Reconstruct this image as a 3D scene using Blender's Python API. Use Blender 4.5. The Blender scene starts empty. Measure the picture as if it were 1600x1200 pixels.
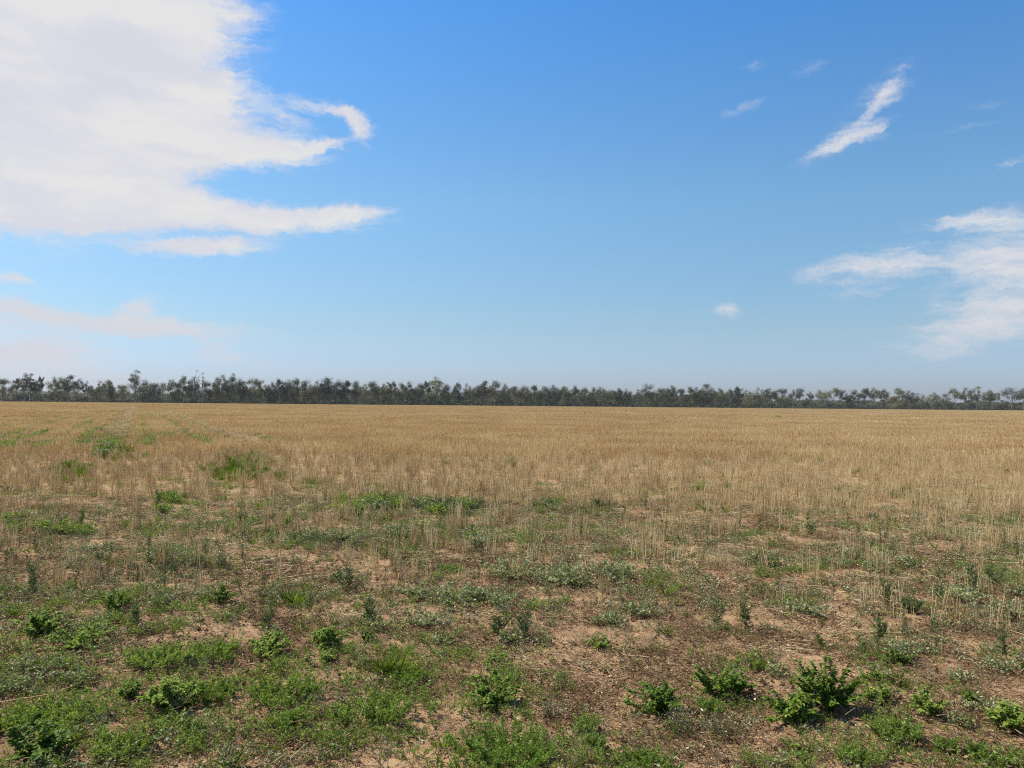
import bpy, math, random
import numpy as np
from mathutils import Matrix, Vector

random.seed(7)
RNG = np.random.default_rng(11)
R = math.radians
SC = bpy.context.scene
COL = SC.collection

# ------------------------------------------------------------------ camera
F, PW, PH = 1244.0, 1600.0, 1200.0
CAM_H = 1.6
PITCH = math.atan(30.5 / F)
ROLL = R(0.54)
cam_d = bpy.data.cameras.new('camera')
cam = bpy.data.objects.new('camera', cam_d)
COL.objects.link(cam)
cam_d.sensor_width = 36.0
cam_d.lens = 36.0 * F / PW
cam_d.clip_start = 0.05
cam_d.clip_end = 9000.0
MR = Matrix.Rotation(math.pi / 2 + PITCH, 3, 'X') @ Matrix.Rotation(ROLL, 3, 'Z')
cam.location = (0, 0, CAM_H)
cam.rotation_euler = MR.to_euler()
SC.camera = cam
CM = np.array(MR)


def px_dir(px, py):
    px = np.asarray(px, float); py = np.asarray(py, float)
    d = np.stack([(px - PW / 2) / F, (PH / 2 - py) / F, -np.ones_like(px)], -1)
    d = d @ CM.T
    return d / np.linalg.norm(d, axis=-1, keepdims=True)


def px_ground(px, py, z=0.0):
    d = px_dir(px, py)
    t = (z - CAM_H) / d[..., 2]
    return d[..., 0] * t, d[..., 1] * t


def to_px(x, y, z=0.0):
    p = np.stack([np.asarray(x, float), np.asarray(y, float), np.zeros_like(np.asarray(x, float)) + z - CAM_H], -1) @ CM
    k = -p[..., 2]
    k = np.where(k < 0.05, 0.05, k)
    return p[..., 0] / k * F + PW / 2, PH / 2 - p[..., 1] / k * F


# ------------------------------------------------------------------ light
SUN_EL, SUN_AZ = R(50), R(-68)      # azimuth measured from +Y towards +X
SUN_STRENGTH, SKY_STRENGTH = 5.0, 0.1
sun_d = bpy.data.lights.new('sun', 'SUN')
sun_d.energy = SUN_STRENGTH
sun_d.angle = R(0.53)
sun_d.color = (1.0, 0.945, 0.83)
sun = bpy.data.objects.new('sun', sun_d)
COL.objects.link(sun)
sdir = Vector((math.sin(SUN_AZ) * math.cos(SUN_EL), math.cos(SUN_AZ) * math.cos(SUN_EL), math.sin(SUN_EL)))
sun.rotation_euler = sdir.to_track_quat('Z', 'Y').to_euler()
sun.location = sdir * 100

SC.view_settings.view_transform = 'Standard'
SC.view_settings.look = 'None'
SC.view_settings.exposure = 0.4
SC.view_settings.gamma = 1.0
SC.view_settings.use_curve_mapping = False
SC.render.engine = 'CYCLES'
SC.cycles.use_denoising = False
SC.cycles.filter_width = 1.15
SC.cycles.max_bounces = 6
SC.cycles.diffuse_bounces = 3
SC.cycles.transmission_bounces = 3
SC.cycles.volume_bounces = 0
SC.cycles.transparent_max_bounces = 6

world = bpy.data.worlds.new('World')
SC.world = world
world.use_nodes = True
WT = world.node_tree
WT.nodes.clear()


def nd(t, typ, **kw):
    n = t.nodes.new(typ)
    for k, v in kw.items():
        setattr(n, k, v)
    return n


def mth(t, op, a, b=None, c=None, clamp=False):
    n = nd(t, 'ShaderNodeMath', operation=op, use_clamp=clamp)
    for i, v in enumerate((a, b, c)):
        if v is None:
            continue
        if isinstance(v, (int, float)):
            n.inputs[i].default_value = v
        else:
            t.links.new(v, n.inputs[i])
    return n.outputs[0]


def mapr(t, v, a, b, c=0.0, d=1.0, smooth=False):
    n = nd(t, 'ShaderNodeMapRange')
    n.interpolation_type = 'SMOOTHSTEP' if smooth else 'LINEAR'
    t.links.new(v, n.inputs[0])
    for i, q in enumerate((a, b, c, d)):
        n.inputs[i + 1].default_value = q
    return n.outputs[0]


def mixc(t, f, a, b, blend='MIX'):
    n = nd(t, 'ShaderNodeMix', data_type='RGBA', blend_type=blend)
    for i, v in ((0, f), (6, a), (7, b)):
        if isinstance(v, (int, float)):
            n.inputs[i].default_value = v
        elif isinstance(v, tuple):
            n.inputs[i].default_value = (v[0], v[1], v[2], 1)
        else:
            t.links.new(v, n.inputs[i])
    return n.outputs[2]


def noise(t, vec, scale, detail=4, rough=0.55, dims='3D', distort=0.0):
    n = nd(t, 'ShaderNodeTexNoise', noise_dimensions=dims)
    n.inputs['Scale'].default_value = scale
    n.inputs['Detail'].default_value = detail
    n.inputs['Roughness'].default_value = rough
    n.inputs['Distortion'].default_value = distort
    if vec is not None:
        t.links.new(vec, n.inputs['Vector'])
    return n


def build_world():
    t = WT
    L = t.links.new
    sky = nd(t, 'ShaderNodeTexSky', sky_type='NISHITA')
    sky.sun_disc = False
    sky.sun_elevation = SUN_EL
    sky.sun_rotation = SUN_AZ
    sky.altitude = 200
    sky.air_density = 1.0
    sky.dust_density = 0.6
    sky.ozone_density = 2.0
    tc = nd(t, 'ShaderNodeTexCoord')
    sep = nd(t, 'ShaderNodeSeparateXYZ')
    L(tc.outputs['Generated'], sep.inputs[0])
    x, y, z = sep.outputs
    az = mth(t, 'MULTIPLY', mth(t, 'ARCTAN2', x, y), 180 / math.pi)
    el = mth(t, 'MULTIPLY', mth(t, 'ARCSINE', z), 180 / math.pi)
    cmb = nd(t, 'ShaderNodeCombineXYZ')
    L(az, cmb.inputs[0]); L(el, cmb.inputs[1])
    base = cmb.outputs[0]
    # slow and fine drift of the coordinates, in degrees
    w1 = noise(t, base, 0.11, 3, 0.5)
    w2 = noise(t, base, 0.6, 4, 0.6)
    def warp(src, amt, vec):
        s = nd(t, 'ShaderNodeVectorMath', operation='SUBTRACT')
        L(src.outputs['Color'], s.inputs[0]); s.inputs[1].default_value = (.5, .5, .5)
        m = nd(t, 'ShaderNodeVectorMath', operation='MULTIPLY_ADD')
        L(s.outputs[0], m.inputs[0]); m.inputs[1].default_value = amt; L(vec, m.inputs[2])
        return m.outputs[0]
    w3 = noise(t, base, 2.2, 5, 0.65)
    wv = warp(w3, (.9, .55, 0), warp(w2, (1.6, 1.1, 0), warp(w1, (2.0, 1.6, 0), base)))
    ell = [
        (-60, 130, 380, 215, 0, 2.2), (170, 45, 230, 100, -10, 1.5), (290, 36, 125, 52, -20, 1.0), (345, 152, 70, 34, -8, .85),
        (250, 180, 150, 80, 0, 1.3), (320, 232, 180, 42, -4, 1.1), (60, 275, 250, 66, 0, 1.5),
        (430, 238, 120, 20, -8, .9), (515, 224, 62, 9, -22, .75), (563, 198, 30, 15, 55, 1.1), (545, 172, 46, 14, 25, .95), (490, 164, 70, 12, 2, .85), (440, 178, 40, 9, 15, .5), (455, 205, 80, 24, -20, .2),
        (300, 326, 220, 26, 3, 1.15), (450, 347, 150, 24, -4, 1.1), (545, 338, 66, 9, -8, .95),
        (120, 332, 220, 24, 0, 1.2),
        (240, 384, 85, 17, 0, .95), (345, 389, 95, 14, -6, 1.25),
        (30, 436, 28, 12, 0, 1.0), (20, 478, 90, 20, 0, .9), (200, 498, 110, 19, 0, .85), (290, 511, 140, 15, 3, .9), (90, 500, 90, 20, 0, .5),
        (208, 472, 36, 14, -15, .95), (10, 555, 190, 58, 0, 1.1), (345, 542, 44, 16, 0, .75), (375, 563, 70, 12, 0, .5),
        (1350, 180, 105, 28, -42, .36), (1358, 176, 60, 22, -42, .2), (1335, 202, 95, 16, -30, .34), (1365, 205, 80, 8, -18, .36), (1315, 222, 75, 8, -18, .5), (1320, 232, 55, 7, -10, .42), (1385, 216, 60, 5, 4, .25), (1380, 150, 50, 9, -40, .4),
        (1160, 165, 34, 8, -15, .4), (1260, 108, 30, 12, -10, .35), (1175, 98, 16, 8, 0, .3),
        (1575, 262, 44, 8, -25, .5), (1545, 165, 34, 7, 0, .33), (1500, 205, 100, 5, 0, .25),
        (1134, 489, 24, 12, 0, .8),
        (1610, 385, 190, 52, 0, .75), (1450, 408, 160, 24, 5, .5), (1340, 422, 100, 17, 0, .6), (1350, 452, 120, 14, 5, .55),
        (1480, 348, 90, 12, -5, .45), (1540, 478, 130, 40, -10, .75), (1490, 524, 120, 24, -5, .6), (1650, 450, 120, 80, 0, .6),
        (1450, 552, 100, 14, 0, .35), (1545, 350, 70, 14, 5, .3), (1265, 432, 26, 9, 0, .35),
    ]
    tot = None
    for (cx, cy, rx, ry, rot, amp) in ell:
        d0 = px_dir(cx, cy); d1 = px_dir(cx + 4, cy); d2 = px_dir(cx, cy - 4)
        a0 = math.degrees(math.atan2(d0[0], d0[1])); e0 = math.degrees(math.asin(d0[2]))
        ka = (math.degrees(math.atan2(d1[0], d1[1])) - a0) / 4
        ke = (math.degrees(math.asin(d2[2])) - e0) / 4
        mp = nd(t, 'ShaderNodeMapping', vector_type='TEXTURE')
        L(wv, mp.inputs['Vector'])
        mp.inputs['Location'].default_value = (a0, e0, 0)
        mp.inputs['Rotation'].default_value = (0, 0, R(-rot))
        mp.inputs['Scale'].default_value = (rx * ka * 1.4, ry * ke * 1.45, 1)
        g = nd(t, 'ShaderNodeTexGradient', gradient_type='SPHERICAL')
        L(mp.outputs[0], g.inputs[0])
        tot = mth(t, 'MULTIPLY', g.outputs['Fac'], amp) if tot is None else mth(t, 'MULTIPLY_ADD', g.outputs['Fac'], amp, tot)
    # the sky beyond the view: loose drifting cloud of the same kind
    far = noise(t, tc.outputs['Generated'], 2.2, 6, 0.6)
    outa = mapr(t, mth(t, 'ABSOLUTE', az), 42, 60, 0, 1, True)
    oute = mapr(t, el, 34, 48, 0, 1, True)
    out = mth(t, 'MAXIMUM', outa, oute)
    low = mapr(t, el, 1, 12, 0, 1, True)
    extra = mth(t, 'MULTIPLY', mth(t, 'MULTIPLY', mapr(t, far.outputs['Fac'], 0.5, 0.72, 0, 1.1), out), low)
    tot = mth(t, 'ADD', tot, extra)
    # wispy break-up, stretched along the drift
    mp = nd(t, 'ShaderNodeMapping')
    L(wv, mp.inputs['Vector'])
    mp.inputs['Rotation'].default_value = (0, 0, R(-14))
    mp.inputs['Scale'].default_value = (0.10, 0.42, 1)
    f1 = noise(t, mp.outputs[0], 1.7, 8, 0.62, distort=0.35)
    br = mth(t, 'MULTIPLY', mth(t, 'SUBTRACT', f1.outputs['Fac'], 0.5), mth(t, 'MULTIPLY', tot, 3.0, clamp=True))
    mp2 = nd(t, 'ShaderNodeMapping')
    L(wv, mp2.inputs['Vector'])
    mp2.inputs['Rotation'].default_value = (0, 0, R(-22))
    mp2.inputs['Scale'].default_value = (0.35, 2.2, 1)
    f2 = noise(t, mp2.outputs[0], 1.5, 6, 0.65, distort=0.2)
    fib = mth(t, 'MULTIPLY', mth(t, 'SUBTRACT', f2.outputs['Fac'], 0.5), mth(t, 'MULTIPLY', tot, 2.5, clamp=True))
    dens = mth(t, 'MULTIPLY_ADD', fib, 1.1, mth(t, 'MULTIPLY_ADD', br, 1.9, tot))
    alpha = mapr(t, dens, 0.02, 1.35, 0, 0.97, True)
    body = noise(t, mp.outputs[0], 0.9, 5, 0.55)
    shade = mapr(t, body.outputs['Fac'], 0.36, 0.62, 0, 1, True)
    cc = mixc(t, shade, (5.3, 5.3, 5.85), (6.05, 6.0, 5.9))
    # low cloud is seen through more air and turns duller and pinker
    lowc = mapr(t, el, 2, 12, 0, 1, True)
    cc = mixc(t, lowc, (5.15, 5.15, 5.6), cc)
    # grade of the clear sky
    gr = nd(t, 'ShaderNodeValToRGB')
    L(mapr(t, el, 0, 90), gr.inputs[0])
    for i, (e_, c_) in enumerate(GRADE):
        k_ = gr.color_ramp.elements[i] if i < 2 else gr.color_ramp.elements.new(e_ / 90)
        k_.position = e_ / 90; k_.color = (c_[0] / 2, c_[1] / 2, c_[2] / 2, 1)
    half = mixc(t, 1.0, sky.outputs[0], gr.outputs[0], 'MULTIPLY')
    skyc = mixc(t, 1.0, half, (2.0, 2.0, 2.0), 'MULTIPLY')
    fin = mixc(t, alpha, skyc, cc)
    bg = nd(t, 'ShaderNodeBackground')
    L(fin, bg.inputs[0])
    bg.inputs[1].default_value = SKY_STRENGTH
    o = nd(t, 'ShaderNodeOutputWorld')
    L(bg.outputs[0], o.inputs[0])


GRADE = [(0, (.52, .60, .90)), (85, (.30, .60, .95)), (2.3, (.62, .71, 1.0)), (5.2, (.69, .79, .88)), (14.2, (.75, 1.02, 1.09)), (27, (.47, 1.0, 1.40)), (40, (.36, .82, 1.25))]
build_world()

# ------------------------------------------------------------------ helpers


def h2(ix, iy, s):
    n = (ix.astype(np.int64) * 374761393 + iy.astype(np.int64) * 668265263 + s * 974634777) & 0xffffffff
    n = ((n ^ (n >> 13)) * 1274126177) & 0xffffffff
    n = (n ^ (n >> 16)) & 0xffffffff
    return n / 4294967295.0


def vn(x, y, s=0):
    x = np.asarray(x, float); y = np.asarray(y, float)
    ix = np.floor(x); iy = np.floor(y)
    fx = x - ix; fy = y - iy
    fx = fx * fx * (3 - 2 * fx); fy = fy * fy * (3 - 2 * fy)
    a = h2(ix, iy, s); b = h2(ix + 1, iy, s); c = h2(ix, iy + 1, s); d = h2(ix + 1, iy + 1, s)
    return (a * (1 - fx) + b * fx) * (1 - fy) + (c * (1 - fx) + d * fx) * fy


def fbm(x, y, s=0, o=4):
    v = 0; a = 0.5; t = 0
    for i in range(o):
        v = v + a * vn(x * 2 ** i, y * 2 ** i, s + i * 17); t += a; a *= 0.5
    return v / t


def ground_z(x, y):
    x = np.asarray(x, float); y = np.asarray(y, float)
    r = np.hypot(x, y)
    near = np.clip(1 - (r - 12) / 25, 0, 1)
    z = (fbm(x / 3.1, y / 3.1, 5, 2) - .5) * .10 * np.clip(1 - (r - 40) / 200, 0.1, 1)
    z = z + near * ((fbm(x / .55, y / .55, 21, 3) - .5) * .055)
    f = 1 - np.abs(2 * fbm(x / .16, y / .11, 33, 2) - 1)
    z = z + near * (f - .6) * .016 + near * (vn(x / .035, y / .035, 44) - .5) * .009
    return z


def new_mesh(name, v, faces=None, tris=None, quads=None, tone=None, mat=None, smooth=False):
    """vertices (N,3), triangles (M,3) and quads (K,4) as arrays, an optional tone per vertex"""
    me = bpy.data.meshes.new(name)
    tris = np.zeros((0, 3), int) if tris is None else np.asarray(tris)
    quads = np.zeros((0, 4), int) if quads is None else np.asarray(quads)
    v = np.asarray(v, np.float32)
    me.vertices.add(len(v)); me.vertices.foreach_set('co', v.ravel())
    nl = tris.size + quads.size
    me.loops.add(nl)
    me.loops.foreach_set('vertex_index', np.concatenate([tris.ravel(), quads.ravel()]).astype(np.int32))
    me.polygons.add(len(tris) + len(quads))
    st = np.concatenate([np.arange(len(tris)) * 3, tris.size + np.arange(len(quads)) * 4]).astype(np.int32)
    me.polygons.foreach_set('loop_start', st)
    if smooth:
        me.polygons.foreach_set('use_smooth', np.ones(len(tris) + len(quads), bool))
    me.update(calc_edges=True)
    if tone is not None:
        a = me.attributes.new('tone', 'FLOAT', 'POINT')
        a.data.foreach_set('value', np.asarray(tone, np.float32))
    if mat:
        me.materials.append(mat)
    return me


class Geo:
    """collects leaves, straws and stems; every piece has its own tone"""
    def __init__(s):
        s.v = []; s.t = []; s.q = []; s.tone = []; s.n = 0

    def add(s, v, tris=None, quads=None, tone=None):
        v = np.asarray(v, float).reshape(-1, 3)
        s.v.append(v)
        if tris is not None: s.t.append(np.asarray(tris).reshape(-1, 3) + s.n)
        if quads is not None: s.q.append(np.asarray(quads).reshape(-1, 4) + s.n)
        s.tone.append(np.broadcast_to(tone, (len(v),)) if np.ndim(tone) == 0 else np.asarray(tone))
        s.n += len(v)

    def mesh(s, name, mat, smooth=False):
        return new_mesh(name, np.concatenate(s.v), tris=np.concatenate(s.t) if s.t else None, quads=np.concatenate(s.q) if s.q else None,
                        tone=np.concatenate(s.tone), mat=mat, smooth=smooth)

    def leaves(s, p, d, n, length, width, tone, fold=0.25, broad=False):
        """p base (N,3), d direction, n rough normal; a folded leaf of 2 (or 4) triangles"""
        N = len(p)
        d = unit(d); side = unit(np.cross(d, n)); up = unit(np.cross(side, d))
        L = np.broadcast_to(length, (N,))[:, None]; W = np.broadcast_to(width, (N,))[:, None]
        if broad:
            a = p; m1 = p + d * L * .35; m2 = p + d * L * .75 - up * L * .08; e = p + d * L - up * L * .2
            l1 = m1 + side * W * .5 + up * W * fold; r1 = m1 - side * W * .5 + up * W * fold
            l2 = m2 + side * W * .36 + up * W * fold; r2 = m2 - side * W * .36 + up * W * fold
            v = np.stack([a, l1, l2, e, r2, r1, m1, m2], 1).reshape(-1, 3)
            b = np.arange(N)[:, None] * 8
            q = np.concatenate([b + np.array([[6, 7, 2, 1]]), b + np.array([[6, 5, 4, 7]])], 0)
            t = np.concatenate([b + np.array([[0, 6, 1]]), b + np.array([[0, 5, 6]]), b + np.array([[7, 3, 2]]), b + np.array([[7, 4, 3]])], 0)
            s.add(v, t, q, np.repeat(np.broadcast_to(tone, (N,)), 8))
        else:
            m = p + d * L * .5 - up * W * fold
            v = np.stack([p, m + side * W * .5 + up * W * fold, p + d * L - up * L * .1, m - side * W * .5 + up * W * fold], 1).reshape(-1, 3)
            b = np.arange(N)[:, None] * 4
            t = np.concatenate([b + np.array([[0, 2, 1]]), b + np.array([[0, 3, 2]])], 0)
            s.add(v, t, None, np.repeat(np.broadcast_to(tone, (N,)), 4))

    def sticks(s, p0, p1, r0, r1, tone):
        """three-sided tapering stalks"""
        N = len(p0)
        d = unit(p1 - p0)
        ref = np.where(np.abs(d[:, 2:3]) > .9, np.array([[1., 0, 0]]), np.array([[0, 0, 1.]]))
        a = unit(np.cross(d, ref)); b = np.cross(d, a)
        r0 = np.broadcast_to(r0, (N,))[:, None]; r1 = np.broadcast_to(r1, (N,))[:, None]
        vs = []
        for P, rr in ((p0, r0), (p1, r1)):
            for k in range(3):
                an = k * 2 * math.pi / 3
                vs.append(P + (a * math.cos(an) + b * math.sin(an)) * rr)
        v = np.stack(vs, 1).reshape(-1, 3)
        o = np.arange(N)[:, None] * 6
        q = np.concatenate([o + np.array([[0, 1, 4, 3]]), o + np.array([[1, 2, 5, 4]]), o + np.array([[2, 0, 3, 5]])], 0)
        s.add(v, None, q, np.repeat(np.broadcast_to(tone, (N,)), 6))

    def ribbons(s, p0, p1, w, tone):
        N = len(p0)
        d = unit(p1 - p0)
        sd = unit(np.cross(d, RNG.normal(size=(N, 3))))
        w = np.broadcast_to(w, (N,))[:, None] * .5
        v = np.stack([p0 - sd * w, p0 + sd * w, p1 + sd * w * .7, p1 - sd * w * .7], 1).reshape(-1, 3)
        o = np.arange(N)[:, None] * 4
        s.add(v, None, o + np.array([[0, 1, 2, 3]]), np.repeat(np.broadcast_to(tone, (N,)), 4))


def unit(v):
    return v / np.maximum(np.linalg.norm(v, axis=-1, keepdims=True), 1e-9)


def U(a, b, n=None):
    return RNG.uniform(a, b, n)


def dirs(n, zlo=-.2, zhi=1.0):
    a = U(0, 2 * math.pi, n); z = U(zlo, zhi, n); r = np.sqrt(np.maximum(0, 1 - z * z))
    return np.stack([np.cos(a) * r, np.sin(a) * r, z], -1)


def tag(o, label=None, cat=None, group=None, kind=None):
    if label: o['label'] = label
    if cat: o['category'] = cat
    if group: o['group'] = group
    if kind: o['kind'] = kind
    return o


def link(name, me, parent=None):
    o = bpy.data.objects.new(name, me)
    COL.objects.link(o)
    if parent: o.parent = parent
    return o


# ------------------------------------------------------------------ materials
def tone_mat(name, stops, rough=0.7, trans=0.0, var=0.2, spec=0.3, tint=None):
    m = bpy.data.materials.new(name)
    m.use_nodes = True
    t = m.node_tree
    t.nodes.clear()
    L = t.links.new
    at = nd(t, 'ShaderNodeAttribute', attribute_name='tone')
    oi = nd(t, 'ShaderNodeObjectInfo')
    v = mth(t, 'ADD', at.outputs['Fac'], mth(t, 'MULTIPLY', mth(t, 'SUBTRACT', oi.outputs['Random'], .5), var), clamp=True)
    cr = nd(t, 'ShaderNodeValToRGB')
    cr.color_ramp.elements[0].position = stops[0][0]; cr.color_ramp.elements[0].color = (*stops[0][1], 1)
    cr.color_ramp.elements[1].position = stops[-1][0]; cr.color_ramp.elements[1].color = (*stops[-1][1], 1)
    for p, c in stops[1:-1]:
        e = cr.color_ramp.elements.new(p); e.color = (*c, 1)
    L(v, cr.inputs[0])
    geo = nd(t, 'ShaderNodeNewGeometry')
    nz = noise(t, geo.outputs['Position'], 90.0, 2, .5)
    colr = mixc(t, 1.0, cr.outputs[0], mixc(t, nz.outputs['Fac'], (.72, .72, .72), (1.25, 1.25, 1.25)), 'MULTIPLY')
    p = nd(t, 'ShaderNodeBsdfPrincipled')
    p.inputs['Roughness'].default_value = rough
    p.inputs['Specular IOR Level'].default_value = spec
    L(colr, p.inputs['Base Color'])
    o = nd(t, 'ShaderNodeOutputMaterial')
    if trans > 0:
        tr = nd(t, 'ShaderNodeBsdfTranslucent')
        L(mixc(t, 1.0, colr, tint or (1.2, 1.3, .6), 'MULTIPLY'), tr.inputs[0])
        mx = nd(t, 'ShaderNodeMixShader')
        mx.inputs[0].default_value = trans
        L(p.outputs[0], mx.inputs[1]); L(tr.outputs[0], mx.inputs[2]); L(mx.outputs[0], o.inputs[0])
    else:
        L(p.outputs[0], o.inputs[0])
    return m


M_STRAW = tone_mat('straw', [(0, (.24, .13, .06)), (.3, (.46, .28, .13)), (.7, (.68, .51, .25)), (1, (.88, .77, .50))], .7, .28, .25, .25, (1, .9, .6))
M_LITTER = tone_mat('dead_litter', [(0, (.06, .032, .015)), (.5, (.19, .11, .05)), (.85, (.40, .27, .14)), (1, (.68, .56, .38))], .85, 0, .3, .2)
M_SILVER = tone_mat('silver_leaf', [(0, (.13, .15, .05)), (.5, (.285, .30, .125)), (.85, (.43, .435, .23)), (1, (.66, .67, .50))], .6, .18, .25, .3)
M_FEATH = tone_mat('feathery_leaf', [(0, (.075, .125, .018)), (.6, (.22, .30, .05)), (1, (.38, .45, .12))], .6, .4, .3, .35)
M_BROAD = tone_mat('broad_leaf', [(0, (.06, .115, .014)), (.6, (.20, .285, .035)), (1, (.38, .44, .10))], .62, .36, .45, .22)
M_FLEA = tone_mat('narrow_leaf', [(0, (.045, .075, .02)), (.6, (.095, .145, .04)), (1, (.18, .235, .08))], .55, .2, .3, .35)
M_LIME = tone_mat('lime_leaf', [(0, (.09, .16, .018)), (.6, (.19, .29, .035)), (1, (.31, .40, .08))], .5, .3, .2, .35)
M_STEM = tone_mat('weed_stem', [(0, (.10, .085, .045)), (1, (.25, .20, .11))], .7, 0, .2, .3)
M_GUM = tone_mat('gum_leaf', [(0, (.04, .046, .026)), (.5, (.118, .126, .058)), (1, (.28, .27, .14))], .6, .15, .75, .4, (1.1, 1.15, .8))
M_SCRUB = tone_mat('scrub_leaf', [(0, (.03, .038, .02)), (.6, (.075, .09, .035)), (1, (.13, .15, .06))], .6, .15, .3)
M_BARK = tone_mat('gum_bark', [(0, (.09, .08, .07)), (1, (.42, .38, .33))], .8, 0, .3, .2)


def soil_mat():
    m = bpy.data.materials.new('red_brown_soil')
    m.use_nodes = True
    t = m.node_tree; t.nodes.clear(); L = t.links.new
    geo = nd(t, 'ShaderNodeNewGeometry')
    P = geo.outputs['Position']
    a = noise(t, P, 1.1, 6, .6); b = noise(t, P, 7, 6, .65); c = noise(t, P, 60, 4, .7); d = noise(t, P, 260, 2, .6)
    col = mixc(t, mapr(t, a.outputs['Fac'], .35, .65), (.365, .222, .112), (.465, .298, .155))
    col = mixc(t, mapr(t, b.outputs['Fac'], .42, .60), col, (.26, .155, .08))
    col = mixc(t, mapr(t, c.outputs['Fac'], .56, .66), col, (.17, .10, .05))
    col = mixc(t, mapr(t, d.outputs['Fac'], .60, .70), col, (.62, .47, .33))
    # the field beyond: straw trash lying between the stubble rows
    sep = nd(t, 'ShaderNodeSeparateXYZ'); L(P, sep.inputs[0])
    fld = mapr(t, sep.outputs[1], 11, 16, 0, .75, True)
    col = mixc(t, fld, col, mixc(t, mapr(t, c.outputs['Fac'], .4, .6), (.28, .17, .09), (.46, .32, .17)))
    bs = nd(t, 'ShaderNodeBsdfPrincipled')
    bs.inputs['Roughness'].default_value = .95
    bs.inputs['Specular IOR Level'].default_value = .1
    L(col, bs.inputs['Base Color'])
    hgt = mth(t, 'ADD', mth(t, 'MULTIPLY', c.outputs['Fac'], .8), mth(t, 'MULTIPLY', d.outputs['Fac'], .35))
    bp = nd(t, 'ShaderNodeBump')
    bp.inputs['Strength'].default_value = .9
    bp.inputs['Distance'].default_value = .012
    L(hgt, bp.inputs['Height']); L(bp.outputs[0], bs.inputs['Normal'])
    o = nd(t, 'ShaderNodeOutputMaterial'); L(bs.outputs[0], o.inputs[0])
    return m


# ------------------------------------------------------------------ ground
def graded(start, step, grow, end):
    out = [start]; s = step
    while out[-1] < end:
        out.append(out[-1] + s); s *= 1 + grow
    out[-1] = end
    return out


def build_ground():
    ypos = graded(2.6, .022, .0085, 40.) ; ypos += graded(ypos[-1] + .5, .6, .09, 3600.)
    ys = np.array([-3600, -1500, -600, -200, -60, -20, -8, -3, -1, 0, .7, 1.2, 1.6, 1.9, 2.2, 2.4] + ypos)
    xp = graded(0.022, .022, .0085, 34.); xp += graded(xp[-1] + .5, .6, .09, 3600.)
    xs = np.array([-v for v in reversed(xp)] + [0.] + xp)
    X, Y = np.meshgrid(xs, ys)
    Z = ground_z(X, Y)
    v = np.stack([X, Y, Z], -1).reshape(-1, 3)
    nx, ny = len(xs), len(ys)
    i = np.arange(ny - 1)[:, None] * nx + np.arange(nx - 1)[None, :]
    q = np.stack([i, i + 1, i + nx + 1, i + nx], -1).reshape(-1, 4)
    me = new_mesh('ground', v, quads=q, mat=soil_mat(), smooth=True)
    tag(link('ground', me), 'bare red brown soil of the field edge and paddock', kind='structure')


build_ground()

# ------------------------------------------------------------------ scatter machinery
PROTO = {}


def proto_set(key, meshes):
    c = bpy.data.collections.new('kit_' + key)
    for i, me in enumerate(meshes):
        c.objects.link(bpy.data.objects.new('%s_kit_%02d' % (key, i), me))
    PROTO[key] = (c, len(meshes))


def scatter(name, key, pts, rot, scl, label, mat=None):
    c, n = PROTO[key]
    me = new_mesh(name, pts)
    N = len(pts)
    a = me.attributes.new('rot', 'FLOAT_VECTOR', 'POINT'); a.data.foreach_set('vector', np.asarray(rot, np.float32).ravel())
    scl = np.asarray(scl, np.float32)
    if scl.ndim == 1: scl = np.repeat(scl[:, None], 3, 1)
    a = me.attributes.new('scl', 'FLOAT_VECTOR', 'POINT'); a.data.foreach_set('vector', scl.ravel())
    a = me.attributes.new('pick', 'INT', 'POINT'); a.data.foreach_set('value', RNG.integers(0, n, N).astype(np.int32))
    o = link(name, me)
    ng = bpy.data.node_groups.new('scatter_' + name, 'GeometryNodeTree')
    ng.interface.new_socket('Geometry', in_out='INPUT', socket_type='NodeSocketGeometry')
    ng.interface.new_socket('Geometry', in_out='OUTPUT', socket_type='NodeSocketGeometry')
    gi = ng.nodes.new('NodeGroupInput'); go = ng.nodes.new('NodeGroupOutput')
    iop = ng.nodes.new('GeometryNodeInstanceOnPoints')
    ci = ng.nodes.new('GeometryNodeCollectionInfo')
    ci.inputs['Collection'].default_value = c
    ci.inputs['Separate Children'].default_value = True
    ci.inputs['Reset Children'].default_value = True
    iop.inputs['Pick Instance'].default_value = True

    def na(nm, ty):
        q = ng.nodes.new('GeometryNodeInputNamedAttribute'); q.data_type = ty; q.inputs['Name'].default_value = nm
        return q.outputs['Attribute']
    er = ng.nodes.new('FunctionNodeEulerToRotation')
    ng.links.new(na('rot', 'FLOAT_VECTOR'), er.inputs[0])
    ng.links.new(gi.outputs[0], iop.inputs['Points'])
    ng.links.new(ci.outputs[0], iop.inputs['Instance'])
    ng.links.new(na('pick', 'INT'), iop.inputs['Instance Index'])
    ng.links.new(er.outputs[0], iop.inputs['Rotation'])
    ng.links.new(na('scl', 'FLOAT_VECTOR'), iop.inputs['Scale'])
    ng.links.new(iop.outputs[0], go.inputs[0])
    md = o.modifiers.new('scatter', 'NODES'); md.node_group = ng
    tag(o, label, kind='stuff')
    return o


def zrot(n, tilt=0.0):
    return np.stack([RNG.normal(0, tilt, n) if tilt else np.zeros(n), RNG.normal(0, tilt, n) if tilt else np.zeros(n), U(0, 2 * math.pi, n)], -1)


# direction of the sown rows (they run to the vanishing point left of centre)
_vd = px_dir(213, 624)
ROW = unit(np.array([_vd[0], _vd[1]]))
NRM = np.array([ROW[1], -ROW[0]])
ROW_ANG = math.atan2(-ROW[0], ROW[1])       # rotation that takes +Y to the row direction

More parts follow.
